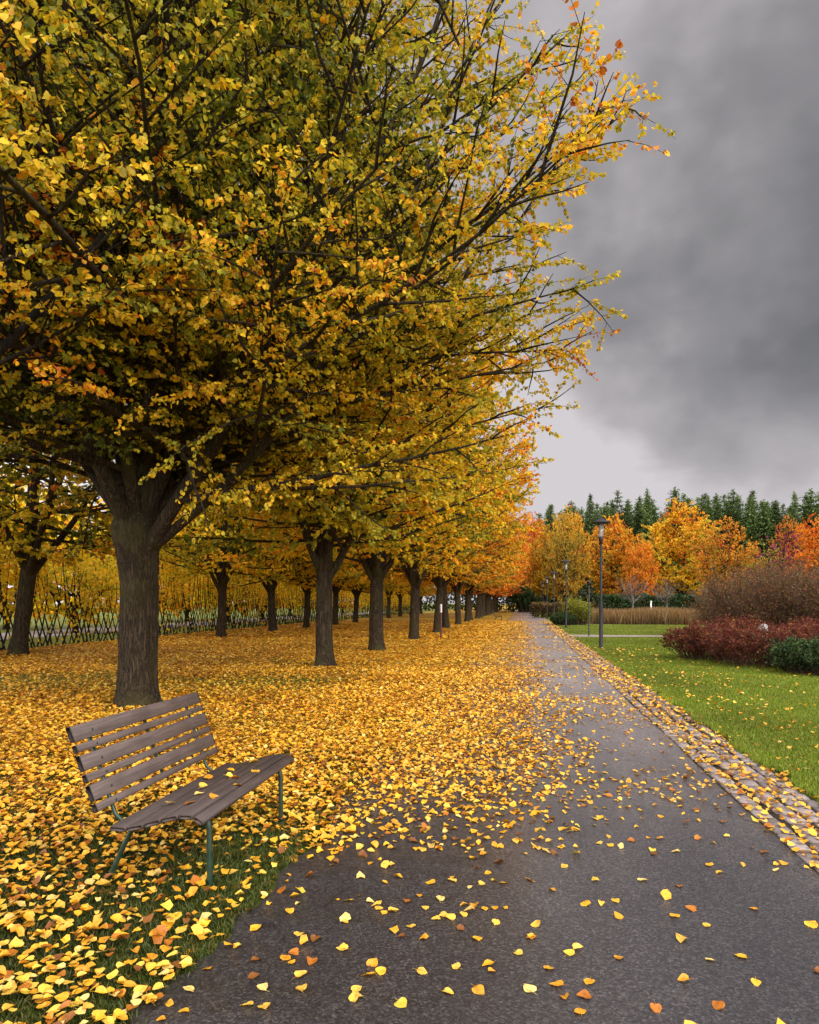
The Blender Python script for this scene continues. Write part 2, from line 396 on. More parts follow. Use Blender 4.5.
def grow(seed, zs, rs, trunk_h, trunk_r, leaders, limb_gap=.55, br_gap=.45, tw_gap=.24, leaf_gap=.055, leaf_s=.085,
         tone=None, trunk_lean=(0, 0), per_leader=False, sides=(14, 7, 4, 3), bare=0.0, limb_el=(8, 62), tw_len=.6, wob=.06, br_frac=.42, droop=0.0, tr_top=1.06, limb_z=0):
    """returns list of wood MBs (trunk, then leaders) and leaf arrays"""
    rng = np.random.default_rng(seed)
    woods = [MB()]; LP, LD, LN, LS, LT = [], [], [], [], []
    top = zs[-1]
    tz = np.array([-.25, 0, .12, .35, .8, 1.5, 2.2, trunk_h, trunk_h + .22, trunk_h + .38]) if trunk_h > 2.5 else np.array([-.2, 0, .15, .4, .8, trunk_h, trunk_h + .18, trunk_h + .3])
    if sides[0] > 30: tz = np.concatenate([np.linspace(-.25, trunk_h, 70), [trunk_h + .1, trunk_h + .22, trunk_h + .38]])
    fl = 1 + (.34 if sides[0] > 30 else .5) * np.exp(-np.maximum(tz, 0) / .22)
    tp = np.stack([trunk_lean[0] * tz + .04 * np.sin(tz * 1.3 + seed), trunk_lean[1] * tz + .04 * np.cos(tz * 1.1 + seed), tz], 1)
    tr = trunk_r * fl * np.interp(tz, [0, trunk_h * .7, trunk_h, trunk_h + .2, trunk_h + .4], [.95, .97, tr_top, tr_top * .8, .35])
    k0 = sides[0]
    woods[0].tube(tp, tr, k0)
    # irregular girth
    V = woods[0].V[-1]; an = np.arctan2(V[:, 1], V[:, 0]); ax0 = np.repeat(tp, k0, 0); ax0 = np.vstack([ax0, tp[0], tp[-1]])
    s = 1 + .07 * np.sin(an * 5 + seed + V[:, 2] * .6) * np.exp(-np.maximum(V[:, 2], 0) / 2.5) + .05 * np.sin(an * 3 + 2 * seed + V[:, 2] * 1.7)
    if sides[0] > 30:
        zz_ = V[:, 2]; wv = 1.2 * np.sin(zz_ * 2.3 + 2 * an) + .8 * np.sin(zz_ * 5.1 + an * 3 + 1)
        s = s + .022 * np.abs(np.sin(an * 9 + wv)) + .014 * np.sin(an * 17 + 1.7 * wv + zz_ * 3) + .012 * np.random.default_rng(6).normal(0, 1, len(V))
        s = s + .26 * np.exp(-np.maximum(zz_ + .05, 0) / .2) * np.maximum(0, np.sin(an * 3.0 + 1.1)) + .16 * np.exp(-((zz_ - 1.75) / .16) ** 2 - ((np.mod(an + 1.3 + pi, 2 * pi) - pi) / .35) ** 2)
    V[:, :2] = ax0[:, :2] + (V[:, :2] - ax0[:, :2]) * s[:, None]
    az = rng.uniform(0, 2 * pi)
    for li, (sz, d0, lr, up) in enumerate(leaders):
        w = MB() if per_leader else woods[0]
        if per_leader: woods.append(w)
        t0 = sz / trunk_h
        base = np.array([np.interp(sz, tz, tp[:, 0]), np.interp(sz, tz, tp[:, 1]), sz])
        du = unit(np.array(d0, float))
        L = env_len(base, unit(du + np.array([0, 0, .35 if up > .03 else 0])), zs, rs, 0, 0, 16) * .97
        n = 18
        pts, _ = polyline(rng, base, du, L, n, wob * .8, up)
        rad = lr * (1 - np.linspace(0, 1, n + 1)) ** .75 + .012
        rad *= 1 + .35 * np.exp(-np.linspace(0, L, n + 1) / .7)
        w.tube(pts, rad, 9)
        s_ = .10 * L if li else .14 * L
        while s_ < L * .985:
            t = s_ / L
            p, dl = interp(pts, t)
            az += 2.4 + rng.normal(0, .35)
            hfrac = np.clip((p[2] - zs[0]) / (top - zs[0]), 0, 1)
            el = R(np.interp(hfrac, [0, 1], limb_el)) + rng.normal(0, .12)
            d = np.array([cos(az) * cos(el), sin(az) * cos(el), sin(el)])
            d = unit(d + dl * .35)
            if p[2] > max(trunk_h * .8, limb_z):
                LL = env_len(p, d, zs, rs, 0, 0) * rng.uniform(.78, .95)
                if LL > .7: limb(rng, w, p, d, LL, np.interp(t, [0, 1], [lr * .55, .012]), LP, LD, LN, LS, LT, zs, rs, br_gap, tw_gap, leaf_gap, leaf_s, sides, tw_len, wob, br_frac, droop)
            s_ += limb_gap * rng.uniform(.7, 1.3) * (.62 + .55 * t)
    P = np.vstack(LP); D = np.vstack(LD); Nn = np.vstack(LN); S = np.concatenate(LS); T = np.concatenate(LT)
    if bare > 0:
        k = rng.random(len(P)) > bare; P, D, Nn, S, T = P[k], D[k], Nn[k], S[k], T[k]
    return woods, (P, D, Nn, S, T)

def limb(rng, w, p, d, L, r, LP, LD, LN, LS, LT, zs, rs, br_gap, tw_gap, leaf_gap, leaf_s, sides, tw_len, wob, br_frac, droop):
    n = max(4, int(L / .7))
    pts, dend = polyline(rng, p, d, L, n, wob, .035 - droop)
    rad = np.minimum(r, .014 + L * .0085) * (1 - np.linspace(0, 1, n + 1)) ** .8 + .006
    w.tube(pts, rad, sides[1] if r > .05 else 5, False)
    s = min(.12 * L, .6); sgn = 1
    tl = rng.normal(0, .09)
    while s < L:
        t = s / L
        q, dl = interp(pts, t)
        sgn = -sgn
        side = unit(np.cross(dl, [0, 0, 1]) + 1e-6)
        a = R(rng.uniform(32, 62)); tilt = rng.normal(0.05, .35)
        bd = unit(dl * cos(a) + (side * sgn + np.array([0, 0, tilt])) * sin(a))
        BL = max(.45, br_frac * L * (1.05 - t * .75) * rng.uniform(.6, 1.15)); BL = min(BL, 3.2, max(.35, env_len(q, bd, zs, rs, 0, 0) * 1.05))
        tone_b = tl + rng.normal(0, .10)
        nb = max(3, int(BL / .35))
        bp, _ = polyline(rng, q, bd, BL, nb, wob * 1.6, .02 - droop)
        br0 = min(rad[0] * .6, .007 + BL * .0075)
        w.tube(bp, br0 * (1 - np.linspace(0, 1, nb + 1)) ** .8 + .0035, sides[2], False)
        ss = .12 * BL; sg = 1
        while ss < BL:
            u = ss / BL
            q2, d2 = interp(bp, u); sg = -sg
            s2 = unit(np.cross(d2, [0, 0, 1]) + 1e-6)
            a2 = R(rng.uniform(25, 65))
            td = unit(d2 * cos(a2) + (s2 * sg + np.array([0, 0, rng.normal(-.05, .5)])) * sin(a2))
            TL = tw_len * rng.uniform(.5, 1.25) * (1.1 - .4 * u)
            twig(rng, w, q2, td, TL, LP, LD, LN, LS, LT, leaf_gap, leaf_s, tone_b, sides[3])
            ss += tw_gap * rng.uniform(.7, 1.3)
        s += br_gap * rng.uniform(.7, 1.3)
    twig(rng, w, pts[-2], dend, L / n * 1.4, LP, LD, LN, LS, LT, leaf_gap, leaf_s, tl, sides[3])

def twig(rng, w, p, d, L, LP, LD, LN, LS, LT, gap, ls, tone, k):
    pts = np.array([p, p + d * L * .5 + [0, 0, .02 * L], p + d * L + np.array([0, 0, -.06 * L])])
    w.tube(pts, np.array([.0045, .003, .0015]), k, False)
    m = max(2, int(L / gap * rng.uniform(.6, 1.2)))
    u = rng.uniform(.15, 1.03, m)[:, None]
    P = p + d * L * u + rng.normal(0, .015, (m, 3))
    out = rng.normal(0, 1, (m, 3)); out -= (out @ d)[:, None] * d
    LP.append(P); LD.append(unit(d * .6 + unit(out) * .7 + np.array([0, 0, -.55])))
    LN.append(unit(rng.normal(0, .75, (m, 3)) + np.array([0, 0, .55]) + d * .25)); LS.append(ls * rng.uniform(.65, 1.25, m)); LT.append(np.full(m, tone))

def make_tree(name, label, cat, res, tonef, bark, mat, six=True, seed=0, group=None, wood_names=('trunk', 'limb'), light=None):
    woods, (P, D, Nn, S, T) = res
    rng = np.random.default_rng(seed + 77)
    t = tonef(P, T, rng)
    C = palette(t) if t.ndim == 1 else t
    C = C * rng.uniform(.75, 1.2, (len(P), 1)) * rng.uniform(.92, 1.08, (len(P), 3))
    root = thing(name, label, cat, group=group)
    tr = woods[0].build(wood_names[0], bark, root, True)
    for w in woods[1:]: w.build(wood_names[1], bark, tr, True)
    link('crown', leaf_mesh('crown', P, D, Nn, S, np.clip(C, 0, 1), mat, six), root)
    return root
def smooth_noise(P, s, seed):
    ph = np.random.default_rng(seed).uniform(0, 6.28, 9)
    x, y, z = (P * s).T
    return (np.sin(x + ph[0] + 1.3 * np.sin(y * .7 + ph[1])) + np.sin(y * 1.1 + ph[2] + 1.2 * np.sin(z * .8 + ph[3])) + np.sin(z * 1.2 + ph[4] + 1.1 * np.sin(x * .9 + ph[5]))) / 3

def placed(o, loc, rz=0, scale=1.0, tint=None):
    o.location = loc; o.rotation_euler = (0, 0, rz); o.scale = scale if hasattr(scale, '__len__') else (scale,) * 3
    if tint is not None:
        for ch in o.children:
            if ch.name.startswith('crown'): ch.color = (*tint, 1)

# the big linden behind the bench
ZS = np.array([2.2, 2.7, 3.3, 4.5, 6.0, 7.5, 9.0, 11.0, 13.0, 14.5, 15.5])
RS = np.array([1.9, 4.8, 6.4, 7.5, 8.1, 8.1, 7.2, 5.5, 3.9, 2.4, .8])
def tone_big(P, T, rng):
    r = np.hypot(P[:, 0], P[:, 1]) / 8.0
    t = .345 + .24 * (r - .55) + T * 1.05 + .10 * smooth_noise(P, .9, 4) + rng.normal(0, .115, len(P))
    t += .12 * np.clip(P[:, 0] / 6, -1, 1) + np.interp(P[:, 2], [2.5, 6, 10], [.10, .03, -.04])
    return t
ENV_C[:] = [-.35, .7]
big = grow(11, ZS, RS, 2.75, .285,
           [(2.3, (.06, .06, 1), .195, .05), (1.8, (-.13, .03, 1), .18, .06), (2.2, (.72, -.10, .8), .095, .05),
            (2.5, (-.15, -.55, .9), .10, .05), (2.6, (.25, .6, .9), .10, .05), (2.6, (-.62, -.1, .9), .065, .045),
            (2.6, (.42, .05, 1), .10, .045), (2.6, (-.45, .45, 1), .075, .045), (2.6, (.28, -.38, 1), .09, .05), (2.6, (.62, .35, .9), .085, .05), (2.3, (.85, .05, .6), .062, .05)],
           limb_gap=.47, br_gap=.36, tw_gap=.19, leaf_gap=.020, leaf_s=.058, droop=.022, limb_el=(-7, 60), per_leader=True, sides=(44, 7, 4, 3), trunk_lean=(-.045, 0), limb_z=3.15, tw_len=.55, tr_top=1.22)
ENV_C[:] = [0.0, 0.0]
g0 = G(140, 706)
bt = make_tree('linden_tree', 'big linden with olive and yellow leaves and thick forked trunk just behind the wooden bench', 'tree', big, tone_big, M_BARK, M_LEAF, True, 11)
bt.location = (g0[0], g0[1], 0)
print('big leaves', len(big[1][0]))

# avenue lindens
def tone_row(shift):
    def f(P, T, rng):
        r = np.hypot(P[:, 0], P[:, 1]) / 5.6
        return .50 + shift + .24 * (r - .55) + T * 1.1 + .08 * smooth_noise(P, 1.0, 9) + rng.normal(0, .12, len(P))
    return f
ZR = np.array([2.0, 2.5, 3.2, 4.5, 6.0, 7.5, 9.0, 10.5, 12.0, 13.0, 13.6])
RR = np.array([2.4, 4.0, 5.0, 5.6, 5.8, 5.7, 5.3, 4.5, 3.2, 1.9, .6])
def row_tree(seed, lean=(0, 0), r=.215, shift=0):
    rg = np.random.default_rng(seed); a = rg.uniform(0, 6.28)
    lead = [(2.45, (.02, .02, 1), r * .75, .05)] + [(2.1 + .35 * rg.random(), (cos(a + i * 1.26) * .55, sin(a + i * 1.26) * .55, .85), r * .36, .05) for i in range(5)]
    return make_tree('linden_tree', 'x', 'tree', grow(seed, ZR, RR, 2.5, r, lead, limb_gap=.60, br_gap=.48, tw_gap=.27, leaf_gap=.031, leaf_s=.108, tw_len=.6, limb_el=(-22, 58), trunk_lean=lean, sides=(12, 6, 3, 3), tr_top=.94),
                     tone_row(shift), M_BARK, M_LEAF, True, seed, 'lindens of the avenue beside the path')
protos = [row_tree(21, shift=-.01), row_tree(22, r=.235, shift=.02), row_tree(23, (.05, 0), shift=.08)]
print('row leaves', [len([c for c in p.children if c.name.startswith('crown')][0].data.vertices) // 6 for p in protos])
ORD = 'first second third fourth fifth sixth seventh eighth ninth tenth eleventh twelfth thirteenth fourteenth fifteenth sixteenth seventeenth eighteenth nineteenth twentieth'.split()
rng = np.random.default_rng(5)
row = [G(325, 667), G(377, 651), G(415, 640), G(438, 633)]
yy = row[-1][1] + 6.6
while yy < 135: row.append(np.array([-4.6 + rng.normal(0, .12), yy + rng.normal(0, .4)])); yy += 6.8
for i, p in enumerate(row):
    if p[1] < 34: tint = (1.12, 1.12 - .03 * i, 1)
    elif p[1] < 60: tint = (1.08, .86, .9)
    elif p[1] < 95: tint = (1.15, .72, .9)
    else: tint = (1.15, .50, 1.1)
    lab = f'golden linden beside the path, {ORD[i + 1] if i + 1 < 20 else ORD[-1]} of its row counting from the bench'
    if i == 3: lab = 'linden with slanting trunk behind the thin brown marker post, in the row beside the path'
    k = [0, 1, 0, 2][i] if i < 4 else int(rng.integers(0, 3))
    src = protos[k]
    first = i in (0, 1, 3)
    sc = [.98, 1.0, .97, 1.0][i] if i < 4 else rng.uniform(.93, 1.06)
    rz = rng.uniform(0, 6.28) if i != 3 else 0.3
    if first: placed(src, (p[0], p[1], 0), rz, sc, tint); src['label'] = lab; o_ = src
    else: o_ = copy_tree(src, lab, (p[0], p[1], 0), rz, sc, tint)
    if i > 3: o_.rotation_euler = (rng.normal(0, .03), rng.normal(0, .03), rz); o_.scale = (sc * rng.uniform(.92, 1.08), sc, sc)
# the further row on the left
pts2 = [(20, 655, 1.15), (221, 637.5, 1), (273, 631.5, 1), (307, 628.5, .95), (336, 625.5, 1), (356, 623, .9), (374, 620.5, .95), (389, 618, 1), (400, 616.5, .95), (411, 615, 1), (421, 613.8, 1)]
for i, (px, py, s) in enumerate(pts2):
    p = G(px, py)
    lab = 'dark leaning old linden at the edge of the view standing before the woven hedge' if i == 0 else f'yellow linden of the row along the woven hedge, {ORD[i]} beyond the dark leaning one'
    o_ = copy_tree(protos[[2, 0, 1][i % 3]], lab, (p[0], p[1], 0), rng.uniform(0, 6.28) if i else pi + .2, s * .95, (.9, .95, .8) if i == 0 else (1.15, 1.2, .9), 'lindens along the woven hedge')
    o_.rotation_euler = (rng.normal(0, .03), rng.normal(0, .03) + (.07 if i == 0 else 0), o_.rotation_euler[2] if i else 0)

# the russet-leaved tree whose twigs hang in at the top left corner
rz_ = np.array([3.4, 4, 5, 6, 7, 8]); rr_ = np.array([.8, 1.6, 2.3, 2.3, 1.7, .5])
def tone_rus(P, T, rng): return .86 + T + rng.normal(0, .12, len(P))
rus = make_tree('young_tree', 'young tree with russet leaves hanging in at the upper corner beside the big linden', 'tree',
                grow(31, rz_, rr_, 3.6, .09, [(3.3, (0, 0, 1), .07, .05), (3.4, (.6, .3, .8), .04, .05)], limb_gap=.4, leaf_gap=.04, tw_gap=.26, leaf_s=.085), tone_rus, M_BARK2, M_LEAF, True, 31)
p = W(-62, 6.8); rus.location = (p[0], p[1], 0)

# ------------------------------------------------------------------ background trees
def dome(h, base, r):
    zs = np.linspace(base, h, 9); u = (zs - base) / (h - base)
    rs = r * np.sqrt(np.clip(1 - (np.clip(u - .38, -1, 1) / .62) ** 2, 0, 1)); rs = np.where(u < .38, r * (.55 + .45 * np.sin(u / .38 * pi / 2)), rs); rs[-1] = .3
    return zs, rs
def tone_flat(t0, sd=.09, k=.10):
    def f(P, T, rng): return t0 + T * .9 + k * smooth_noise(P, .55, 3) + rng.normal(0, sd, len(P))
    return f
def maple(seed, t0, bare, h=12.0, r=5.2, base=2.4, leaf=.24, label='x', name='maple_tree', trunk=.22, gap=.05, bark=None):
    zs, rs = dome(h, base, r)
    rg = np.random.default_rng(seed); a = rg.uniform(0, 6)
    lead = [(base - .3, (.03, 0, 1), trunk * .7, .05)] + [(base - .5, (cos(a + i * 1.57) * .8, sin(a + i * 1.57) * .8, .8), trunk * .45, .05) for i in range(4)]
    g = grow(seed, zs, rs, base, trunk, lead, limb_gap=.62, br_gap=.5, tw_gap=.3, leaf_gap=gap, leaf_s=leaf, tw_len=.8, limb_el=(-15, 62), sides=(8, 5, 3, 3), bare=bare)
    print(name, len(g[1][0]))
    return make_tree(name, label, 'tree', g, tone_flat(t0), bark or M_BARK2, M_LEAF, False, seed, 'autumn trees before the pine forest')
mA = maple(41, .66, .0)
mB = maple(42, .68, .05)
mC = maple(43, .60, .55, leaf=.24)
def put(src, first, px, d, top, label, tint, wpx=None, h0=12.0, r0=5.2):
    p = W(px, d); s = ZH(top, d) / h0
    sx = s if wpx is None else (wpx / 2 / F * d) / r0
    rz = rng.uniform(0, 6.28)
    if first: placed(src, (p[0], p[1], 0), rz, (sx, sx, s), tint); src['label'] = label
    else: copy_tree(src, label, (p[0], p[1], 0), rz, (sx, sx, s), tint)
put(mA, True, 682, 84, 503, 'big rounded golden maple, tallest of the autumn trees before the pines', (0.96, 0.95, 1), 86)
put(mB, True, 640, 74, 537, 'small flame-orange maple just beyond the second pale-trunked sapling', (1.01, 0.65, 1), 38)
put(mC, True, 566, 84, 514, 'half-bare olive-brown tree behind the yellow-green bush', (0.66, 0.61, 1.0), 58)
put(mA, False, 612, 92, 516, 'wide yellow-orange maple directly behind the tall street lamp', (0.95, 0.77, 1), 66)
put(mC, False, 722, 72, 517, 'half-bare brown-orange tree beside the big golden maple', (0.84, 0.56, .8), 72)
put(mB, False, 569, 104, 505, 'slim yellow tree peeking above the half-bare olive-brown tree', (0.88, 0.85, 1), 44)
put(mA, False, 545, 108, 528, 'yellow tree closing the end of the path behind the lamps', (0.88, 0.85, 1), 46)
put(mB, False, 534, 120, 512, 'rust-orange tree standing at the very end of the avenue', (0.97, 0.50, 1.2), 34)
put(mB, False, 816, 58, 513, 'bright orange maple at the edge of the view above the brown shrubs', (1.01, 0.59, 1), 60)
put(mC, False, 790, 72, 516, 'thin brownish tree between the plum-red tree and the bright orange maple', (0.84, 0.45, .9), 44)
put(mA, False, 655, 98, 535, 'golden maple half hidden behind the flame-orange one', (0.92, 0.74, 1), 40)
put(mA, False, 750, 95, 545, 'low gold tree between the half-bare brown tree and the pines', (0.70, 0.56, .8), 50)
# plum tree and lime-coloured small tree
def tone_col(c, sd=.12):
    def f(P, T, rng): return np.clip(np.array(c)[None] * (1 + T[:, None] * 2) * (1 + rng.normal(0, sd, (len(P), 1))), .002, 1)
    return f
zs, rs = dome(6.5, 1.6, 2.1)
gp = grow(51, zs, rs, 1.7, .12, [(1.4, (0, 0, 1), .08, .05), (1.3, (.7, .2, .8), .05, .05), (1.3, (-.6, -.3, .8), .05, .05)], limb_gap=.55, br_gap=.5, tw_gap=.35, leaf_gap=.11, leaf_s=.2, sides=(7, 4, 3, 3))
plum = make_tree('plum_tree', 'small plum-red tree rising behind the brown shrubs', 'tree', gp, tone_col((.20, .024, .060)), M_BARK2, M_LEAF, False, 51)
p = W(779, 50); plum.location = (p[0], p[1], 0); plum.scale = (.95, .95, ZH(527, 50) / 6.5)
lime = make_tree('young_tree', 'small yellow-green tree tucked against the plum-red tree', 'tree', gp, tone_col((.36, .36, .03)), M_BARK2, M_LEAF, False, 52)
p = W(765, 54); lime.location = (p[0], p[1], 0); lime.scale = (.75, .75, ZH(541, 54) / 6.5)
# pale saplings
zs, rs = dome(3.6, 1.5, 1.5)
gs = grow(55, zs, rs, 1.6, .07, [(1.45, (0, 0, 1), .045, .05), (1.4, (.7, .2, .7), .03, .05), (1.4, (-.6, .4, .7), .03, .05)], limb_gap=.28, br_gap=.3, tw_gap=.22, leaf_gap=.12, leaf_s=.09, sides=(7, 4, 3, 3), bare=.6)
sap = make_tree('sapling', 'pale-trunked leafless sapling in front of the flame-orange maple', 'tree', gs, tone_col((.22, .13, .09)), M_PALE, M_LEAF, False, 55, 'pale saplings beside the clipped hedge')
p = W(633, 62); sap.location = (p[0], p[1], 0); sap.scale = (1.1, 1.1, 1.15)
p = W(667, 62); copy_tree(sap, 'pale-trunked leafless sapling in front of the big golden maple', (p[0], p[1], 0), 2, 1.05)
p = W(703, 62); copy_tree(sap, 'pale-trunked leafless sapling in front of the half-bare brown-orange tree', (p[0], p[1], 0), 4, .95)

# yellow-green trees beyond the hedge on the left
mY = maple(61, .58, .1, h=9, r=4.6, base=1.1, leaf=.25, name='field_tree', trunk=.16, gap=.06)
mY['group'] = 'yellow-green trees beyond the woven hedge'
yl = [(-23, 15), (-24, 24), (-23.5, 33), (-24.5, 42), (-23, 51), (-24, 61), (-23.5, 73), (-23, 86), (-22, 101), (-30, 18), (-31, 37), (-29, 56), (-28, 80), (-21.5, 118)]
for i, (x, y) in enumerate(yl):
    lab = 'yellow-green tree crowding behind the woven hedge of the park'
    tn = [(1.15, 1.35, 1), (1.35, 1.3, .9), (1.25, 1.35, 1), (1.4, 1.3, .9)][i % 4]
    if i == 0: placed(mY, (x, y, 0), 0, 1.0, tn); mY['label'] = lab
    else: copy_tree(mY, lab, (x, y, 0), rng.uniform(0, 6), rng.uniform(.85, 1.2), tn, mY['group'])

# ------------------------------------------------------------------ pines
def make_pine(seed, h=20.0, spruce=True):
    rg = np.random.default_rng(seed)
    wood = MB(); wood.tube(np.array([[0, 0, -.2], [.05, 0, h * .5], [0, 0, h]]), [.24, .15, .02], 7)
    P, D, Nn, S, C = [], [], [], [], []
    z = h * (.16 if spruce else .38)
    while z < h - .15:
        u = (z - h * .1) / (h * .9)
        R0 = (h * .19) * (1 - u) ** (1.05 if spruce else .7) + .08
        if not spruce: R0 *= .95 * rg.uniform(.55, 1.15)
        nb = int(rg.integers(5, 8))
        a0 = rg.uniform(0, 6.28)
        for b in range(nb):
            a = a0 + b * 6.28 / nb + rg.normal(0, .25); L = R0 * rg.uniform(.65, 1.2)
            dr = np.array([cos(a), sin(a), -.22 if spruce else .25])
            e = np.array([0, 0, z]) + dr * L
            wood.tube(np.array([[0, 0, z], e]), [.03, .008], 3, False)
            m = max(7, int(L * 26)); t = rg.uniform(.12, 1.05, m)
            pp = np.array([0, 0, z]) + dr * (t * L)[:, None] + rg.normal(0, .16, (m, 3)) * np.array([1, 1, .7])
            if spruce: pp[:, 2] += .25 * t ** 2 * L * .4
            P.append(pp); dd = dr + rg.normal(0, .55, (m, 3)) + np.array([0, 0, -.1]); D.append(dd)
            Nn.append(rg.normal(0, .6, (m, 3)) + np.array([0, 0, 1])); S.append(rg.uniform(.35, .75, m) * (1 - .45 * max(0, u)))
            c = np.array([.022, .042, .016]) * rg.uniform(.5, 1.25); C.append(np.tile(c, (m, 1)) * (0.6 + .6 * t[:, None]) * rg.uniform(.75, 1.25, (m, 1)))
        z += rg.uniform(.34, .62) * (1 if spruce else 1.3)
    # leading shoot
    m = 40; t = rg.uniform(0, 1, m); P.append(np.c_[rg.normal(0, .1, (m, 2)), h - 1.2 + 1.3 * t]); D.append(rg.normal(0, .6, (m, 3)) + [0, 0, .8]); Nn.append(rg.normal(0, 1, (m, 3))); S.append(rg.uniform(.2, .4, m)); C.append(np.tile([.025, .045, .018], (m, 1)))
    root = thing('pine_tree', 'tall dark green conifer in the forest wall behind the autumn trees', 'tree', group='conifers of the forest behind the park')
    wood.build('trunk', M_BARK2, root, True)
    Sx = np.concatenate(S)
    tm = LEAF4 * np.array([.55, 1, 1])
    V = place_leaves(np.vstack(P), np.vstack(D), unit(np.vstack(Nn)), Sx, tm)
    Fc = (LEAF4T[None] + (np.arange(len(Sx)) * 4)[:, None, None]).reshape(-1, 3)
    link('crown', mesh_from('crown', V, [Fc], M_NEEDLE, False, np.repeat(np.vstack(C), 4, 0)), root)
    return root
pp = [make_pine(71), make_pine(72), make_pine(73, spruce=False), make_pine(74, spruce=False)]
tops = [(530, 512), (538, 505), (546, 499), (556, 503), (566, 497), (574, 504), (583, 499), (590, 494), (599, 500), (606, 497), (613, 502), (619, 492), (627, 497), (636, 491), (644, 490), (652, 499), (660, 505), (665, 496), (674, 484), (682, 496), (690, 491), (699, 494), (706, 490), (713, 496), (721, 492), (729, 486), (738, 490), (748, 485), (756, 494), (764, 492), (772, 499), (780, 494), (788, 497), (797, 490), (806, 494), (816, 490), (826, 492), (838, 488), (850, 492)]
used = [False] * 4
for j in range(4):
    for i, (px, ty) in enumerate(tops):
        d = 132 + 14 * j + rng.uniform(-5, 5); k = int(rng.choice([0, 1, 2, 3], p=[.3, .3, .2, .2]))
        x = px + (j * 3.7) + rng.uniform(-5, 5); t = ty + (rng.uniform(-2, 6) if j == 0 else rng.uniform(2, 16))
        p = W(x, d); s = ZH(t, d) / 20.0
        tn = rng.uniform(.8, 1.3); tint = (tn * 3.6, tn * 2.9, tn * 2.0)
        loc = (p[0], p[1], 0); sc = (s * rng.uniform(.8, 1.5),) * 2 + (s * rng.uniform(.90, 1.02),)
        if not used[k]: placed(pp[k], loc, rng.uniform(0, 6), sc, tint); used[k] = True
        else: copy_tree(pp[k], pp[k]['label'], loc, rng.uniform(0, 6), sc, tint)

# ------------------------------------------------------------------ shrubs and hedges
def shrub(name, label, cat, seed, w, d, h, nst, leaf_s, nleaf, colf, mat, twigmat, group=None, up=.9, base=.15, leafpart='foliage', twigr=.008, spread=1.0, rough=.75):
    rg = np.random.default_rng(seed); wood = MB(); P, D, Nn, S = [], [], [], []
    per = max(4, nleaf // (nst * 5))
    for i in range(nst):
        a = rg.uniform(0, 6.28); r = math.sqrt(rg.random())
        b = np.array([cos(a) * r * w * .32, sin(a) * r * d * .32, 0])
        e = np.array([cos(a) * r * w * .5 * spread, sin(a) * r * d * .5 * spread, h * (math.sqrt(max(.0, 1 - r ** 2.4)) * .55 + .45) * rg.uniform(rough, 1.05)])
        mid = b * .5 + e * .5 + rg.normal(0, .06 * h, 3) + np.array([0, 0, .1 * h])
        pts = np.array([b, (b + mid) / 2, mid, (mid + e) / 2 + rg.normal(0, .02 * h, 3), e])
        wood.tube(pts, np.linspace(twigr * 1.8, twigr * .5, 5), 4, False)
        for j in range(5):
            t = rg.uniform(base, 1.0); q, dl = interp(pts, t)
            td = unit(dl * .7 + rg.normal(0, .55, 3) + np.array([0, 0, .2])); L = .28 * h * rg.uniform(.5, 1.1)
            if t > .5 or rg.random() < .6: wood.tube(np.array([q, q + td * L * .5 + rg.normal(0, .02, 3), q + td * L]), [twigr * .7, twigr * .5, twigr * .25], 3, False)
            u = rg.uniform(0, 1.1, per)[:, None]
            pq = q + td * L * u + rg.normal(0, .03 * h + .01, (per, 3))
            pq[:, 2] = np.abs(pq[:, 2]) + .01
            P.append(pq); D.append(td + rg.normal(0, .7, (per, 3)) + np.array([0, 0, up * .3])); Nn.append(rg.normal(0, .8, (per, 3)) + np.array([0, 0, .6])); S.append(leaf_s * rg.uniform(.6, 1.3, per))
    P = np.vstack(P); root = thing(name, label, cat, group=group)
    wood.build('stem', twigmat, root, True)
    C = colf(P, rg)
    link(leafpart, leaf_mesh(leafpart, P, np.vstack(D), unit(np.vstack(Nn)), np.concatenate(S), np.clip(C, .001, 1), mat, False), root)
    return root
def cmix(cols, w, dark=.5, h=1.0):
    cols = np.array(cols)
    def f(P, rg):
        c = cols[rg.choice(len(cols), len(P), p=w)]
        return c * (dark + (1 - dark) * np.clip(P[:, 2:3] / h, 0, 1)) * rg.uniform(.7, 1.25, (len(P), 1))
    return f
red = cmix([(.16, .030, .022), (.24, .055, .030), (.10, .028, .022), (.34, .14, .04), (.11, .085, .03)], [.32, .24, .22, .14, .08], .45, 1.1)
p = G(710, 660)
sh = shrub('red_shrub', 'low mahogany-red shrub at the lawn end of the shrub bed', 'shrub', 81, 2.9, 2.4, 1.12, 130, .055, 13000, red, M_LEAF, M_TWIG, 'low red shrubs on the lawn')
sh.location = (p[0] + .2, p[1] + .3, 0); sh.scale = (1, 1, .84)
q = G(752, 669); s2 = copy_tree(sh, 'low mahogany-red shrub in front of the pale round stone', (q[0] + .4, q[1] + .8, 0), 2.0, (1.0, 1.0, .84))
q = G(790, 660); s3 = copy_tree(sh, 'low mahogany-red shrub behind the dark green juniper', (q[0] + 1.2, q[1] + 1.5, 0), 4.0, (1.1, 1.1, .85))
q = W(830, 21); copy_tree(sh, 'low mahogany-red shrub at the frame edge beyond the juniper', (q[0], q[1], 0), 5.0, (1.1, 1.1, .9))
q = W(742, 24); copy_tree(sh, 'low mahogany-red shrub at the foot of the tall brown shrubs', (q[0], q[1], 0), 1.0, (1.0, 1.0, .9))
jun = cmix([(.036, .070, .020), (.070, .115, .030), (.018, .038, .013)], [.4, .3, .3], .3, .8)
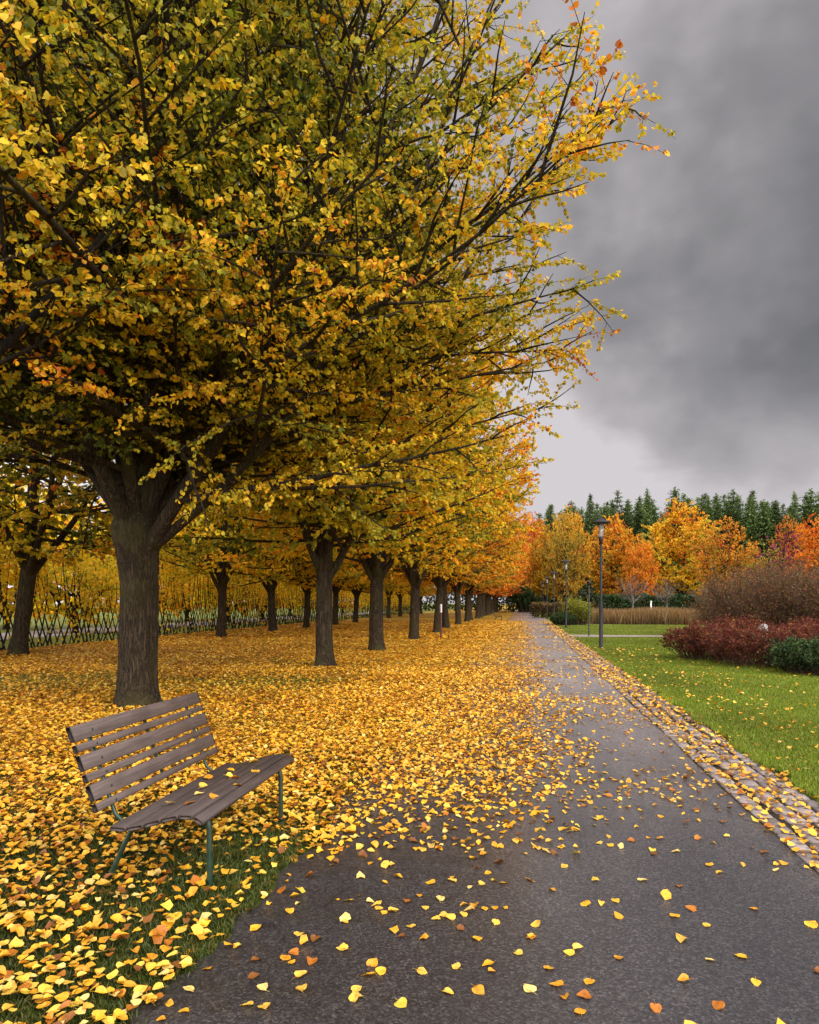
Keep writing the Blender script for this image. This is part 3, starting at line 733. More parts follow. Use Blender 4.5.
j = shrub('juniper_bush', 'spreading dark green juniper in front of the red shrubs', 'shrub', 85, 3.0, 2.4, .92, 190, .055, 26000, jun, M_NEEDLE, M_TWIG)
q = G(822, 677); j.location = (q[0] + .35, q[1] + .5, 0); j.scale = (.86, .86, .80)
br = cmix([(.20, .085, .045), (.26, .12, .05), (.17, .12, .045), (.13, .12, .035), (.34, .15, .05)], [.26, .2, .22, .2, .12], .65, 3.5)
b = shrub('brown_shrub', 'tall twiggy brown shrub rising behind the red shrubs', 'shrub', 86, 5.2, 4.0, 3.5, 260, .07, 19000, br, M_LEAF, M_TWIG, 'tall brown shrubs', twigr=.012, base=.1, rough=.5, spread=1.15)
q = W(770, 26); b.location = (q[0], q[1], 0); b.scale = (.92, .92, .88)
q = W(818, 25); copy_tree(b, 'tall twiggy brown shrub at the frame edge above the juniper', (q[0], q[1], 0), 2, (1, 1, .88))
q = W(742, 31); copy_tree(b, 'lower twiggy brown shrub where the tan grass bed ends', (q[0], q[1], 0), 4, (.85, .85, .72))
q = W(790, 34); copy_tree(b, 'twiggy brown shrub in the middle of the brown clump, farther back', (q[0], q[1], 0), 3, (1.1, 1.1, .96))
# yellow-green bush and dark low conifer by the second lamp
yg = cmix([(.30, .30, .03), (.20, .24, .03), (.40, .36, .05)], [.4, .35, .25], .35, 1.9)
y_ = shrub('round_bush', 'rounded yellow-green bush beside the second street lamp', 'shrub', 88, 2.3, 2.2, 2.0, 150, .12, 6000, yg, M_LEAF, M_TWIG, up=1.6)
q = W(577, 49.5); y_.location = (q[0], q[1], 0); y_.scale = (.85, .85, .85)
j2 = copy_tree(j, 'flat dark conifer at the foot of the rounded yellow-green bush', (*W(563, 49), 0), 1, (.7, .7, .9)); j2['category'] = 'shrub'
j3 = copy_tree(j, 'dark green conifer bush closing the avenue at the path end', (*W(531, 118), 0), 1, (2.4, 2.4, 4.6))

def hedge(name, label, x0, y0, x1, y1, width, h, leaf, nl, cols, wts, seed, mat=M_LEAF, nstem=0, z0=.05):
    """clipped hedge as foliage over a row of stems"""
    rg = np.random.default_rng(seed); a = np.array([x0, y0]); e = np.array([x1, y1]); L = np.linalg.norm(e - a); dr = (e - a) / L; nr = np.array([-dr[1], dr[0]])
    root = thing(name, label, 'hedge', (x0, y0, 0))
    w = MB()
    for i in range(max(4, int(L / .6))):
        s = rg.uniform(0, L); o = rg.uniform(-.3, .3) * width; b = dr * s + nr * o
        w.tube(np.array([[b[0], b[1], 0], [b[0] + rg.normal(0, .05), b[1] + rg.normal(0, .05), h * .5], [b[0] + rg.normal(0, .1), b[1] + rg.normal(0, .1), h * .95]]), [.02, .014, .005], 4, False)
    w.build('stem', M_TWIG, root, True)
    s = rg.uniform(0, L, nl)
    # mostly near the surface
    f = rg.random(nl); o = np.where(f < .55, np.sign(rg.normal(size=nl)) * (.5 - np.abs(rg.normal(0, .05, nl))), rg.uniform(-.5, .5, nl)) * width
    z = np.where(f < .55, rg.uniform(z0, h, nl), h - np.abs(rg.normal(0, .08, nl)) * h)
    wav = 1 + .05 * np.sin(s * 1.7) + .04 * np.sin(s * 4.1 + 1)
    P = np.stack([dr[0] * s + nr[0] * o, dr[1] * s + nr[1] * o, z * wav], 1) + rg.normal(0, .03, (nl, 3)); P[:, 2] = np.maximum(P[:, 2], .02)
    C = cmix(cols, wts, .45, h)(P, rg)
    D = rg.normal(0, 1, (nl, 3)) + np.array([0, 0, .6]); Nn = rg.normal(0, .6, (nl, 3)); Nn[:, :2] += nr * np.sign(o)[:, None] * .8; Nn[:, 2] += .5
    link('foliage', leaf_mesh('foliage', P, D, unit(Nn), leaf * rg.uniform(.6, 1.3, nl), C, mat, False), root)
    return root
gr = [(.02, .045, .014), (.03, .06, .018), (.045, .07, .02)]
a, e = W(596, 66), W(735, 66)
hedge('clipped_hedge', 'long clipped dark green hedge behind the tan grass bed', a[0], a[1], e[0], e[1], 1.6, 2.2, .22, 9000, gr, [.4, .35, .25], 91, M_NEEDLE)
a, e = W(536, 74), W(590, 66)
hedge('low_hedge', 'low tan-topped hedge running from the path end to the yellow-green bush', a[0], a[1], e[0], e[1], 1.4, 1.5, .2, 5000, [(.2, .13, .05), (.12, .11, .03), (.28, .17, .06)], [.4, .3, .3], 92)
a, e = np.array([-34.0, 140.0]), np.array([-1.5, 140.0])
hedge('boundary_hedge', 'dark hedge closing the leafy lawn at the far end of the avenue', a[0], a[1], e[0], e[1], 2.5, 4.2, .5, 6000, [(.05, .06, .016), (.10, .09, .02), (.03, .045, .014)], [.4, .25, .35], 94)
def undergrowth():
    rg = np.random.default_rng(941); n = 16000; a, e = W(515, 124), W(900, 124)
    t = rg.random(n)[:, None]; P = np.hstack([a + (e - a) * t + rg.normal(0, 1.2, (n, 2)), np.zeros((n, 1))]); P[:, 2] = rg.uniform(0, 1, n) ** .8 * (4.6 + 1.2 * np.sin(t[:, 0] * 60) + .8 * np.sin(t[:, 0] * 143))
    C = np.array([(.035, .05, .018), (.07, .075, .022), (.12, .085, .025)])[rg.choice(3, n, p=[.5, .3, .2])] * rg.uniform(.6, 1.3, (n, 1))
    tag(link('undergrowth', leaf_mesh('undergrowth', P, rg.normal(0, 1, (n, 3)), unit(rg.normal(0, .7, (n, 3)) + np.array([0, -.7, .5])), rg.uniform(.4, .9, n), C, M_LEAF, False)), 'dark undergrowth at the foot of the conifer forest', 'undergrowth', kind='stuff')
undergrowth()
# woven hedge: crossing living stems with foliage above
def woven_hedge():
    rg = np.random.default_rng(93); x0 = -16.9; y0, y1 = 8, 110
    root = thing('woven_hedge', 'long hedge of crossed living stems with yellow-green leaves closing the leaf-strewn lawn', 'hedge', (x0, 0, 0))
    w = MB(); y = y0
    while y < y1:
        for sg in (-1, 1):
            yy = y + rg.uniform(-.1, .1); ln = rg.uniform(.5, .8) * sg
            pts = np.array([[rg.normal(0, .05), yy, -.05], [sg * .05, yy + ln * .5, .8 + rg.normal(0, .05)], [sg * .06 + rg.normal(0, .04), yy + ln, 1.7], [rg.normal(0, .15), yy + ln * 1.35 + rg.normal(0, .15), 3.2]])
            w.tube(pts, np.array([.028, .023, .018, .008]) * rg.uniform(.8, 1.4), 5, False)
        y += .34 if y < 60 else .6
    w.build('stem', M_BARK2, root, True)
    n = 60000; u = rg.random(n) ** 1.5; yv = y0 + u * (y1 - y0)
    z = np.where(rg.random(n) < .88, rg.normal(2.45, .6, n), rg.uniform(.1, 3.2, n)); z = np.clip(z, .05, 4.0)
    P = np.stack([rg.normal(0, .45, n), yv, z], 1)
    keep = smooth_noise(P, 1.6, 5) + rg.normal(0, .3, n) > -.35
    P = P[keep]; n = len(P)
    t = np.clip(.48 + .1 * smooth_noise(P, .8, 8) + rg.normal(0, .13, n) - .1 * (P[:, 2] < 1.4), 0, .8)
    link('foliage', leaf_mesh('foliage', P, rg.normal(0, 1, (n, 3)) + np.array([0, 0, -.5]), unit(rg.normal(0, .7, (n, 3)) + np.array([.5, 0, .6])), rg.uniform(.08, .17, n), palette(t + .06) * 1.2, M_LEAF, False), root)
woven_hedge()

# tan ornamental grass bed
def blades(P, hgt, wid, lean, C, rg, name, mat):
    n = len(P); a = rg.uniform(0, 6.28, n); s = np.stack([np.cos(a), np.sin(a), np.zeros(n)], 1) * wid[:, None]
    b = rg.uniform(0, 6.28, n); l = np.stack([np.cos(b), np.sin(b), np.zeros(n)], 1) * (lean * hgt)[:, None]
    up = np.array([0, 0, 1.0])
    V = np.stack([P - s * .5, P + s * .5, P + s * .4 + l * .35 + up * hgt[:, None] * .6, P - s * .4 + l * .35 + up * hgt[:, None] * .6, P + l + up * hgt[:, None]], 1).reshape(-1, 3)
    k = (np.arange(n) * 5)[:, None]
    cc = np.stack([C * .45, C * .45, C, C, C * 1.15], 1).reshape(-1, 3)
    return mesh_from(name, V, [np.array([[0, 1, 2, 3]]) + k, np.array([[3, 2, 4]]) + k], mat, False, np.clip(cc, 0, 1))
rg = np.random.default_rng(95); n = 16000
a, e = W(592, 53), W(722, 50)
t = rg.random(n)[:, None]; P = np.hstack([a + (e - a) * t + rg.normal(0, .55, (n, 2)), np.zeros((n, 1))])
C = np.array([(.30, .17, .075), (.24, .12, .06), (.36, .23, .09), (.22, .17, .05)])[rg.integers(0, 4, n)] * rg.uniform(.7, 1.2, (n, 1))
o = link('ornamental_grass', blades(P, rg.uniform(.8, 1.35, n) * (1 + .18 * smooth_noise(P, .9, 14)), rg.uniform(.015, .04, n), rg.uniform(0, .6, n), C, rg, 'ornamental_grass', M_GRASS))
tag(o, 'bed of tall tan ornamental grass along the side path', 'ornamental grass', kind='stuff')

# ------------------------------------------------------------------ ground, path, kerb
def sheet(name, xs, ys, z, mat, nz=None):
    X, Y = np.meshgrid(xs, ys); V = np.stack([X, Y, np.full_like(X, z, dtype=float)], -1).reshape(-1, 3)
    if nz: V[:, 2] += nz(V)
    nx, ny = len(xs), len(ys); i = (np.arange(ny - 1)[:, None] * nx + np.arange(nx - 1)[None, :]).reshape(-1)
    me = mesh_from(name, V, [np.stack([i, i + 1, i + nx + 1, i + nx], 1)], mat, True)
    return tag(link(name, me), None, None, kind='structure')
PX0, PX1 = -1.42, 1.70
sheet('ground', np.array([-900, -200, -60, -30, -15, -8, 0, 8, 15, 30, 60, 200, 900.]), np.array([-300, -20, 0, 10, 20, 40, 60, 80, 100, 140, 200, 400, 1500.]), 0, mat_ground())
# asphalt with a slightly wavy edge, a real few millimetres above the soil
ys = np.concatenate([np.arange(-3, 30, .08), np.arange(30, 160, 2.0)])
wl = .05 * np.sin(ys * 1.9) + .03 * np.sin(ys * 4.3 + 1) + .02 * np.sin(ys * 9.1) + np.random.default_rng(3).normal(0, .018, len(ys))
wr = .012 * np.sin(ys * 1.4 + 2)
us = np.linspace(0, 1, 5)
X = (PX0 + wl)[:, None] * (1 - us) + (PX1 + wr)[:, None] * us
V = np.stack([X, np.repeat(ys[:, None], 5, 1), np.full_like(X, .012)], -1); V[:, 0, 2] = -.01; V[:, -1, 2] = .008; V[:, 1:-1, 2] = .014
V[:, 1, 0] = V[:, 0, 0] + .03
i = (np.arange(len(ys) - 1)[:, None] * 5 + np.arange(4)[None, :]).reshape(-1)
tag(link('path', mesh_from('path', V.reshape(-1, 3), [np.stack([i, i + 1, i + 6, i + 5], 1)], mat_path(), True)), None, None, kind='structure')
# side path to the right
M_GRAVEL = simple_mat('fine_gravel', (.20, .17, .15), (.34, .29, .26), 60, .8, .2, .3)
sa, sb_ = G(566, 636.5), G(819, 629.5)
dirv = np.array([1.0, .10])
A0 = np.array([PX1 + .62, 34.0]); Wd = 1.7
V = []
for t in np.linspace(0, 30, 16):
    c = A0 + dirv * t; wv = Wd * (1 + 1.1 * math.exp(-t / .9))
    V += [[c[0], c[1] - wv / 2, .006], [c[0], c[1] + wv / 2, .006]]
i = np.arange(15) * 2
tag(link('side_path', mesh_from('side_path', V, [np.stack([i, i + 2, i + 3, i + 1], 1)], M_GRAVEL)), None, None, kind='structure')
# pale lane beyond the hedge
M_LANE = simple_mat('pale_lane', (.22, .21, .20), (.32, .30, .29), 3, .6, .3)
sheet('lane', np.array([-27.0, -24.5, -22]), np.linspace(22, 120, 10), .02, M_LANE)
# kerb strip of granite setts
M_SETT = rock_mat('granite_sett', (.17, .145, .135), (.34, .295, .275))
rg = np.random.default_rng(96); kb = MB()
M_JOINT = simple_mat('joint_soil', (.02, .016, .012), (.05, .04, .028), 20, .9, .1)
rows = [(PX1 + .085, .15, .30), (PX1 + .255, .165, .21), (PX1 + .42, .145, .19), (PX1 + .57, .13, .18)]
for r_, (xc, wd, ln) in enumerate(rows):
    y = .5 + rg.uniform(0, .2)
    while y < 75:
        l = ln * rg.uniform(.75, 1.3); x_ = xc + .02 * math.sin(y * 1.1 + r_) * (r_ > 0) + rg.normal(0, .006)
        if r_ == 3 and rg.random() < .12: y += l; continue
        th = R(rg.normal(0, 2.5)); rx = R(rg.normal(0, 2.0))
        m = np.array([[cos(th), -sin(th), 0], [sin(th), cos(th), 0], [0, 0, 1]]) @ np.array([[0, 1, 0], [1, 0, 0], [0, 0, -1]]) @ np.array([[1, 0, 0], [0, cos(rx), -sin(rx)], [0, sin(rx), cos(rx)]])
        kb.box((x_, y + l / 2, -.034 + rg.normal(0, .0025)), (l - .018, wd - .018, .10), m, .014)
        y += l
tag(kb.build('kerb', M_SETT), None, None, kind='structure')
sheet('kerb_bed', np.array([PX1 - .01, PX1 + .68]), np.linspace(-3, 76, 20), .004, M_JOINT)

# ------------------------------------------------------------------ grass blades
rg = np.random.default_rng(97)
def scatter_cam(n, d0, d1, x_lo, x_hi, power=1.0):
    """random ground spots, denser close by"""
    d = d0 * (d1 / d0) ** (rg.random(n) ** power)
    xc = rg.uniform(-.68, .68, n) * d
    x = xc * CT - d * ST; y = xc * ST + d * CT
    k = (x > x_lo) & (x < x_hi)
    return x[k], y[k], d[k]
x, y, d = scatter_cam(1100000, 4.8, 50, PX1 + .57, 40)
k = (x > PX1 + .62 + .06 * np.sin(y * 3.1) + .05 * np.sin(y * 7.7) + rg.normal(0, .02, len(x))) & (np.abs(y - 34 - .1 * (x - 2.3)) > 1.0)
x, y, d = x[k], y[k], d[k]
P = np.stack([x, y, np.zeros(len(x))], 1); sn = smooth_noise(P, 1.2, 3)
edge = np.exp(-(x - PX1 - .62) / .15)
C = np.array([.175, .245, .018])[None] * (1 + .30 * sn[:, None] + .15 * smooth_noise(P, 4.0, 13)[:, None]) * rg.uniform(.6, 1.35, (len(x), 1)); yl_ = rg.random(len(x)) < .12; C[yl_] = np.array([.26, .22, .04])
gl = link('lawn_grass', blades(P, rg.uniform(.025, .055, len(x)) * (1 + .7 * edge), .0022 * np.sqrt(d) + .0022, rg.uniform(.1, .8, len(x)), C, rg, 'lawn_grass', M_GRASS))
tag(gl, 'short bright green lawn grass beyond the granite kerb', 'grass', kind='stuff')
print('lawn blades', len(x))
x, y, d = scatter_cam(190000, 2.2, 7.5, -12, PX0 + .03, .8)
P = np.stack([x, y, np.zeros(len(x))], 1); sn = smooth_noise(P, 2.2, 6)
k = (x < PX0 + .045 + np.interp(y, ys, wl) + np.minimum(.05, rg.normal(-.01, .045, len(x)))); P, sn, d = P[k], sn[k], d[k]
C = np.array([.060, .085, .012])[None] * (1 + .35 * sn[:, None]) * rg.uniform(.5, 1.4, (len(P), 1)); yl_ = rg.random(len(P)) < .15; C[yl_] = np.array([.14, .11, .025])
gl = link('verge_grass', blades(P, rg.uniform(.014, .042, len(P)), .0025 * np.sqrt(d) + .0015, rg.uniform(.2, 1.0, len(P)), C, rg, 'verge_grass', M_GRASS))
tag(gl, 'dark green grass showing between fallen leaves around the bench', 'grass', kind='stuff')

# ------------------------------------------------------------------ bench
def mat_slat(nm, k):
    m, nt, out = new_mat(nm); n = N(nt)
    co = n.coord(); v = n.scaled(co, (1.2, 26, 26)); g = n.noise(v, 2.0, 6, .65, .6).outputs[0]; b = n.noise(co, 5, 4).outputs[0]
    col = n.ramp(g, [(.25, (.050, .038, .037)), (.55, (.115, .090, .090)), (.8, (.19, .155, .155))])
    col = n.mix(n.mapr(b, .4, .75), col, n.mix(.6, col, (.06, .045, .042)))
    col = n.mix(1.0, col, (k, k * .96, k * .86), 'MULTIPLY')
    p = n.principled(col, n.mapr(g, .2, .8, .62, .42), .4, n.bump(g, .35, .006)); nt.links.new(p, out.inputs[0]); return m
M_SLAT = mat_slat('weathered_slat', 1.0)
M_SEAT = mat_slat('damp_seat_slat', .62)
M_GREEN = simple_mat('green_paint', (.006, .022, .013), (.014, .042, .024), 14, .4, .5, .1)
M_DARKEND = simple_mat('dark_end_grain', (.012, .010, .010), (.03, .024, .022), 40, .8, .2)
def make_bench(label):
    # local frame: x runs from the near legs to the far legs, +y the way the sitter faces; origin at the near front foot
    root = thing('park_bench', label, 'bench', group='benches beside the path')
    LS_, OV = 1.16, .175; xm, SL = LS_ / 2, LS_ + 2 * OV
    prof_back = lambda s: np.array([-.595 - .165 * s / .47, .455 + .44 * s / .47])   # s along the back
    th = math.atan2(.165, .44)
    bk = MB(); s = .0
    for wdt in (.042, .088, .042, .088, .042, .088):
        c = prof_back(s + wdt / 2); rx = th
        m = np.array([[1, 0, 0], [0, cos(rx), -sin(rx)], [0, sin(rx), cos(rx)]])
        bk.box((xm, c[0] + .018, c[1]), (SL, .026, wdt), m, .005); s += wdt + .020
    backrest = bk.build('backrest', M_SLAT, root)
    for sx in (-1, 1):      # dark painted slat ends
        en = MB(); s = 0.0
        for wdt in (.042, .088) * 3:
            c = prof_back(s + wdt / 2); m = np.array([[1, 0, 0], [0, cos(th), -sin(th)], [0, sin(th), cos(th)]])
            en.box((xm + sx * (SL / 2 + .0035), c[0] + .018, c[1]), (.006, .0275, wdt + .0015), m, .002); s += wdt + .020
        en.build('slat_end', M_DARKEND, backrest)
    # seat: boards on a curve that rises to the front and rolls over
    seat = MB(); pr = np.array([[-.505, .352], [-.40, .350], [-.30, .374], [-.20, .408], [-.10, .434], [-.015, .436], [.045, .400]])
    for a, b_ in zip(pr[:-1], pr[1:]):
        c = (a + b_) / 2; L = np.linalg.norm(b_ - a); rx = math.atan2(b_[1] - a[1], b_[0] - a[0])
        m = np.array([[1, 0, 0], [0, cos(rx), -sin(rx)], [0, sin(rx), cos(rx)]])
        seat.box((xm, c[0], c[1] + .016), (SL, L - .010, .028), m, .005)
    seat.build('seat', M_SEAT, root)
    for sx in (0.0, LS_):
        fr = MB()      # one bent tube: back support, under the seat, then the front leg starts
        b0, b1 = prof_back(.47), prof_back(0)
        pts = [(b0[0] - .004, b0[1]), (b1[0] - .004, b1[1]), (b1[0] + .018, b1[1] - .06), (-.54, .362), (-.50, .338), (-.44, .334), (-.30, .362), (-.20, .387), (-.10, .404), (-.05, .405), (-.02, .392)]
        fr.tube(np.array([(sx, u, z) for u, z in pts]), .0125, 8)
        for k_, ss in enumerate((.021, .106, .191, .276, .361, .446)):
            c = prof_back(ss); nrm = np.array([0, cos(th), sin(th) * .6])
            p0 = np.array([sx, c[0] + .030, c[1]]); fr.tube(np.array([p0, p0 + nrm * .004]), .008, 8)
        fr.build('frame', M_GREEN, root, True)
        lg = MB(); lg.tube(np.array([(sx, -.03, .398), (sx, -.012, .38), (sx, -.004, .34), (sx, 0, .02), (sx, 0, -.02)]), .0165, 10); lg.tube(np.array([(sx, 0, -.01), (sx, 0, .012)]), .03, 10)
        lg.build('leg', M_GREEN, root, True)
        lr = MB(); lr.tube(np.array([(sx, -.44, .345), (sx, -.47, .31), (sx, -.52, .22), (sx, -.60, .05), (sx, -.63, -.02)]), .015, 10)
        lr.build('leg', M_GREEN, root, True)
    md = MB(); b0, b1 = prof_back(.45), prof_back(.02); md.box((xm, (b0[0] + b1[0]) / 2 - .002, (b0[1] + b1[1]) / 2), (.03, .006, .44), np.array([[1, 0, 0], [0, cos(th), -sin(th)], [0, sin(th), cos(th)]]), .001)
    md.build('back_brace', M_GREEN, root)
    return root
bf0, bf1 = G(211, 888), G(281, 823)
bang = math.atan2(bf1[1] - bf0[1], bf1[0] - bf0[0])
bench = make_bench('empty wooden bench with grey-brown slats on green metal legs beneath the big linden')
# +y of the local frame must face the path: mirror by turning so that x runs along the bench and y to the path
bench.location = (bf1[0], bf1[1], 0); bench.rotation_euler = (0, 0, bang + pi)
q = G(507, 614); 
b2 = copy_tree(bench, 'distant small dark bench at the path edge far down the avenue', (-1.8, 62, 0), bang + pi)

# ------------------------------------------------------------------ fallen leaves
LF = []
def big_leaf(seed):
    rg = np.random.default_rng(seed)
    ts = np.array([0, .10, .28, .5, .72, .88, 1.0]); hw = np.array([.02, .30, .46, .44, .30, .15, .0])
    curl = rg.uniform(-.1, .30); fold = rg.uniform(.0, .22) if seed % 2 else rg.uniform(.2, .6); tw = rg.uniform(-.3, .3); bend = rg.uniform(-.15, .25)
    V = []; us = np.array([-1, -.5, 0, .5, 1])
    for t, h in zip(ts, hw):
        for u in us:
            x = u * h * (1 - .25 * curl * abs(u)) * (1 / math.sqrt(1 + fold * fold * 1.6)); z = fold * abs(u) * h + curl * .35 * (u * h) ** 2 * 2 + bend * (t - .5) ** 2 * .9 + tw * u * h * (t - .4) * .8 + .03 * sin(9 * t + 5 * u + seed)
            V.append([x, t - .5 + (.10 if (t == 0 and abs(u) > .1) else 0), z])
    V = np.array(V); V[:, 2] -= V[:, 2].min()
    q = [[r * 5 + c, r * 5 + c + 1, (r + 1) * 5 + c + 1, (r + 1) * 5 + c] for r in range(6) for c in range(4)]
    # stalk
    z0 = V[2, 2]; s = np.array([[-.012, -.48, z0], [.012, -.48, z0], [.05, -.75, z0 * .6 + .02], [.035, -.76, z0 * .6 + .02]])
    q.append([35, 36, 37, 38]); V = np.vstack([V, s])
    return V, np.array(q)
def add_curled(n_var=14): return [big_leaf(200 + i) for i in range(n_var)]
VAR = add_curled()
FC = np.array([(.77, .49, .07), (.76, .41, .028), (.78, .58, .17), (.64, .30, .022), (.40, .14, .015), (.66, .47, .05), (.22, .085, .02)])
FW = np.array([.26, .26, .08, .18, .10, .07, .05])
rg = np.random.default_rng(98)
def cover(x, y):
    """wanted share of ground under leaves"""
    P = np.stack([x, y, np.zeros_like(x)], 1)
    n1 = smooth_noise(P, 1.3, 21) * .6 + smooth_noise(P, 3.1, 22) * .4
    d = depth(x, y)
    onpath = (x > PX0) & (x < PX1)
    left = x <= PX0
    c = np.zeros_like(x)
    # lawn at left
    cl = np.interp(d, [2.0, 3.6, 4.2, 4.9, 5.6], [.40, .42, .50, .68, .86]) + .30 * n1
    cl -= .58 * np.exp(-((d - 13.9 + 1.3 * n1) / 2.1) ** 2) * (x < -3.4) + .30 * np.exp(-((d - 22 + n1) / 1.6) ** 2) * (x < -6)
    bench_gap = np.exp(-(((x + 1.75) / .45) ** 2 + ((y - 4.1) / .6) ** 2)); cl -= .30 * bench_gap  # fewer leaves under the bench, so the green grass shows
    c = np.where(left, cl, c)
    # on the asphalt: thick drift at the left, thinning to the kerb
    u = (x - PX0) / (PX1 - PX0)
    cp = np.interp(u, [0, .25, .5, .75, 1], [1.0, .82, .50, .15, .06]) * (1 + 1.6 * np.exp(-(u / .09) ** 2) * (d < 5.2)) * np.interp(d, [2, 3.4, 4.2, 5.2, 6.2, 7.2, 9, 14, 40], [.05, .12, .2, .36, .72, 1.0, .92, .78, .6]) + np.where(d > 6, .24 * n1, .07 * n1 * (d > 3.6))
    cp = np.maximum(cp, .012)
    cp = np.where((d < 6.5), np.minimum(cp, np.interp(u, [0, .1, .25, .45, 1], [.95, .60, .26, .14, .05]) * np.interp(d, [2.6, 3.4, 6.5], [.5, .8, 2.5])), cp)
    c = np.where(onpath, cp, c)
    kerb = (x >= PX1) & (x < PX1 + .68); c = np.where(kerb, np.interp(d, [3, 6, 12], [.14, .22, .24]) + .10 * n1, c)
    lawn = x >= PX1 + .68
    c = np.where(lawn, .014 + .015 * n1 + .015 * np.exp(-((x - 3.2) / 1.2) ** 2), c)
    return np.clip(c, 0, 1)
FWC = np.array([.23, .38, .05, .13, .07, .07, .07])
RHO = 860.0     # leaves per m2 that make a full cover
cand = []
for (d0, d1, sc, six) in ((2.1, 9.5, 1, 0), (9.5, 17, 1.12, 1), (17, 30, 1.5, 2), (30, 60, 2.4, 2)):
    area = .68 * (d1 ** 2 - d0 ** 2)
    n = int(area * RHO / sc ** 2 * (1.0 if d0 < 12 else .8))
    d = np.sqrt(rg.uniform(d0 ** 2, d1 ** 2, n)); xc = rg.uniform(-.68, .68, n) * d
    x = xc * CT - d * ST; y = xc * ST + d * CT
    lim = np.where(x > PX1 + .68, (d < 24), True) & (x > -17)
    k = (rg.random(n) < cover(x, y)) & lim
    cand.append((x[k], y[k], d[k], sc))
    print('leaves', d0, k.sum())
# explicit leaves seen one by one on the asphalt
LST = [(557, 989), (589, 986), (580, 1016), (756, 987), (741, 960), (710, 964), (718, 1010), (707, 929), (754, 912), (777, 873), (812, 928), (691, 912), (674, 919), (616, 904), (586, 907), (578, 952), (548, 972), (530, 941), (565, 1002), (584, 1000), (529, 993), (619, 920), (601, 907), (564, 869), (679, 889), (643, 883), (709, 868), (720, 876), (676, 854), (654, 857), (631, 843), (659, 841), (698, 823), (661, 819), (765, 855), (479, 995), (448, 997), (360, 1001), (357, 994), (368, 979), (301, 979), (311, 966), (286, 962), (294, 956), (299, 938), (315, 943), (373, 967), (422, 976), (456, 971), (488, 968), (476, 943), (519, 957), (531, 941), (444, 919), (450, 921), (436, 922), (463, 918), (411, 930), (345, 926), (289, 915), (348, 904), (370, 905), (379, 912), (393, 914), (440, 902), (475, 910), (496, 926), (537, 928), (430, 886), (452, 884), (482, 887), (488, 876), (530, 883), (560, 850), (610, 848), (600, 820), (575, 832)]
lx = np.array([G(*p) for p in LST])
x0, y0, d0, _ = cand[0]
# thin the random near leaves on the asphalt where the listed ones are
kn = ~((x0 > PX0) & (x0 < PX1) & (d0 < 4.35) & (rg.random(len(x0)) < .75))
x0, y0, d0 = x0[kn], y0[kn], d0[kn]
order = np.argsort(d0); vis = []
for i in order:
    px, py = pix(x0[i], y0[i])
    if -5 < px < 824 and py < 1030: vis.append(i)
nl = len(lx); ind = vis[:288 - nl - 12]
mask = np.ones(len(x0), bool); mask[ind] = False
variants = [mesh_from('fallen_leaf', V, [q], M_FALL, True, np.tile([1., 1, 1], (len(V), 1))) for V, q in VAR]
CN = ['pale yellow', 'golden yellow', 'creamy yellow', 'orange', 'rusty orange', 'dull yellow', 'brown']
def solo(x, y, z=.0, size=None, bench_=False, tilt=None):
    c = int(rg.choice(len(FC), p=FW / FW.sum())); k = int(rg.integers(0, len(variants)))
    o = link('fallen_leaf', variants[k]); s = size or rg.uniform(.038, .064)
    o.location = (x, y, z); o.scale = (s, s, s); flip = rg.random() < .3
    o.rotation_euler = (rg.normal(0, .16) if tilt is None else tilt[0], rg.normal(0, .16) if tilt is None else tilt[1], rg.uniform(0, 6.28))
    col = FC[c] * rg.uniform(.85, 1.1); o.color = (*np.clip(col, 0, 1), 1)
    if bench_: tag(o, f'{CN[c]} fallen leaf lying on the bench seat', 'leaf', 'fallen leaves lying on the bench seat')
    else:
        where = 'dark asphalt in front' if x > PX0 else ('grass at the front by the bench')
        if x > PX1: where = 'granite kerb stones in front'
        tag(o, f'{CN[c]} fallen leaf lying on the {where}', 'leaf', 'fallen leaves strewn in front')
for x, y in lx: solo(x, y, .017, rg.uniform(.044, .072))
for i in ind: solo(x0[i], y0[i], .017 if x0[i] > PX0 else rg.uniform(.028, .045))
# on the seat
mw = bench.rotation_euler.z; cb, sb = cos(mw), sin(mw)
for u, s in [(.02, .25), (.30, -.42), (.45, -.2), (.55, -.12), (.62, -.3), (.72, -.02), (.85, -.22), (1.0, -.05), (1.1, -.15), (.2, -.3), (.95, -.35), (.38, -.05)]:
    s = max(-.46, min(s, .0)) if s < .2 else -.2
    z = np.interp(s, [-.505, -.40, -.30, -.20, -.10, -.015], [.352, .362, .383, .408, .427, .431]) + .034
    lx_, ly_ = u, s
    wx = bench.location.x + cb * lx_ - sb * ly_; wy = bench.location.y + sb * lx_ + cb * ly_
    solo(wx, wy, z, .07, True)
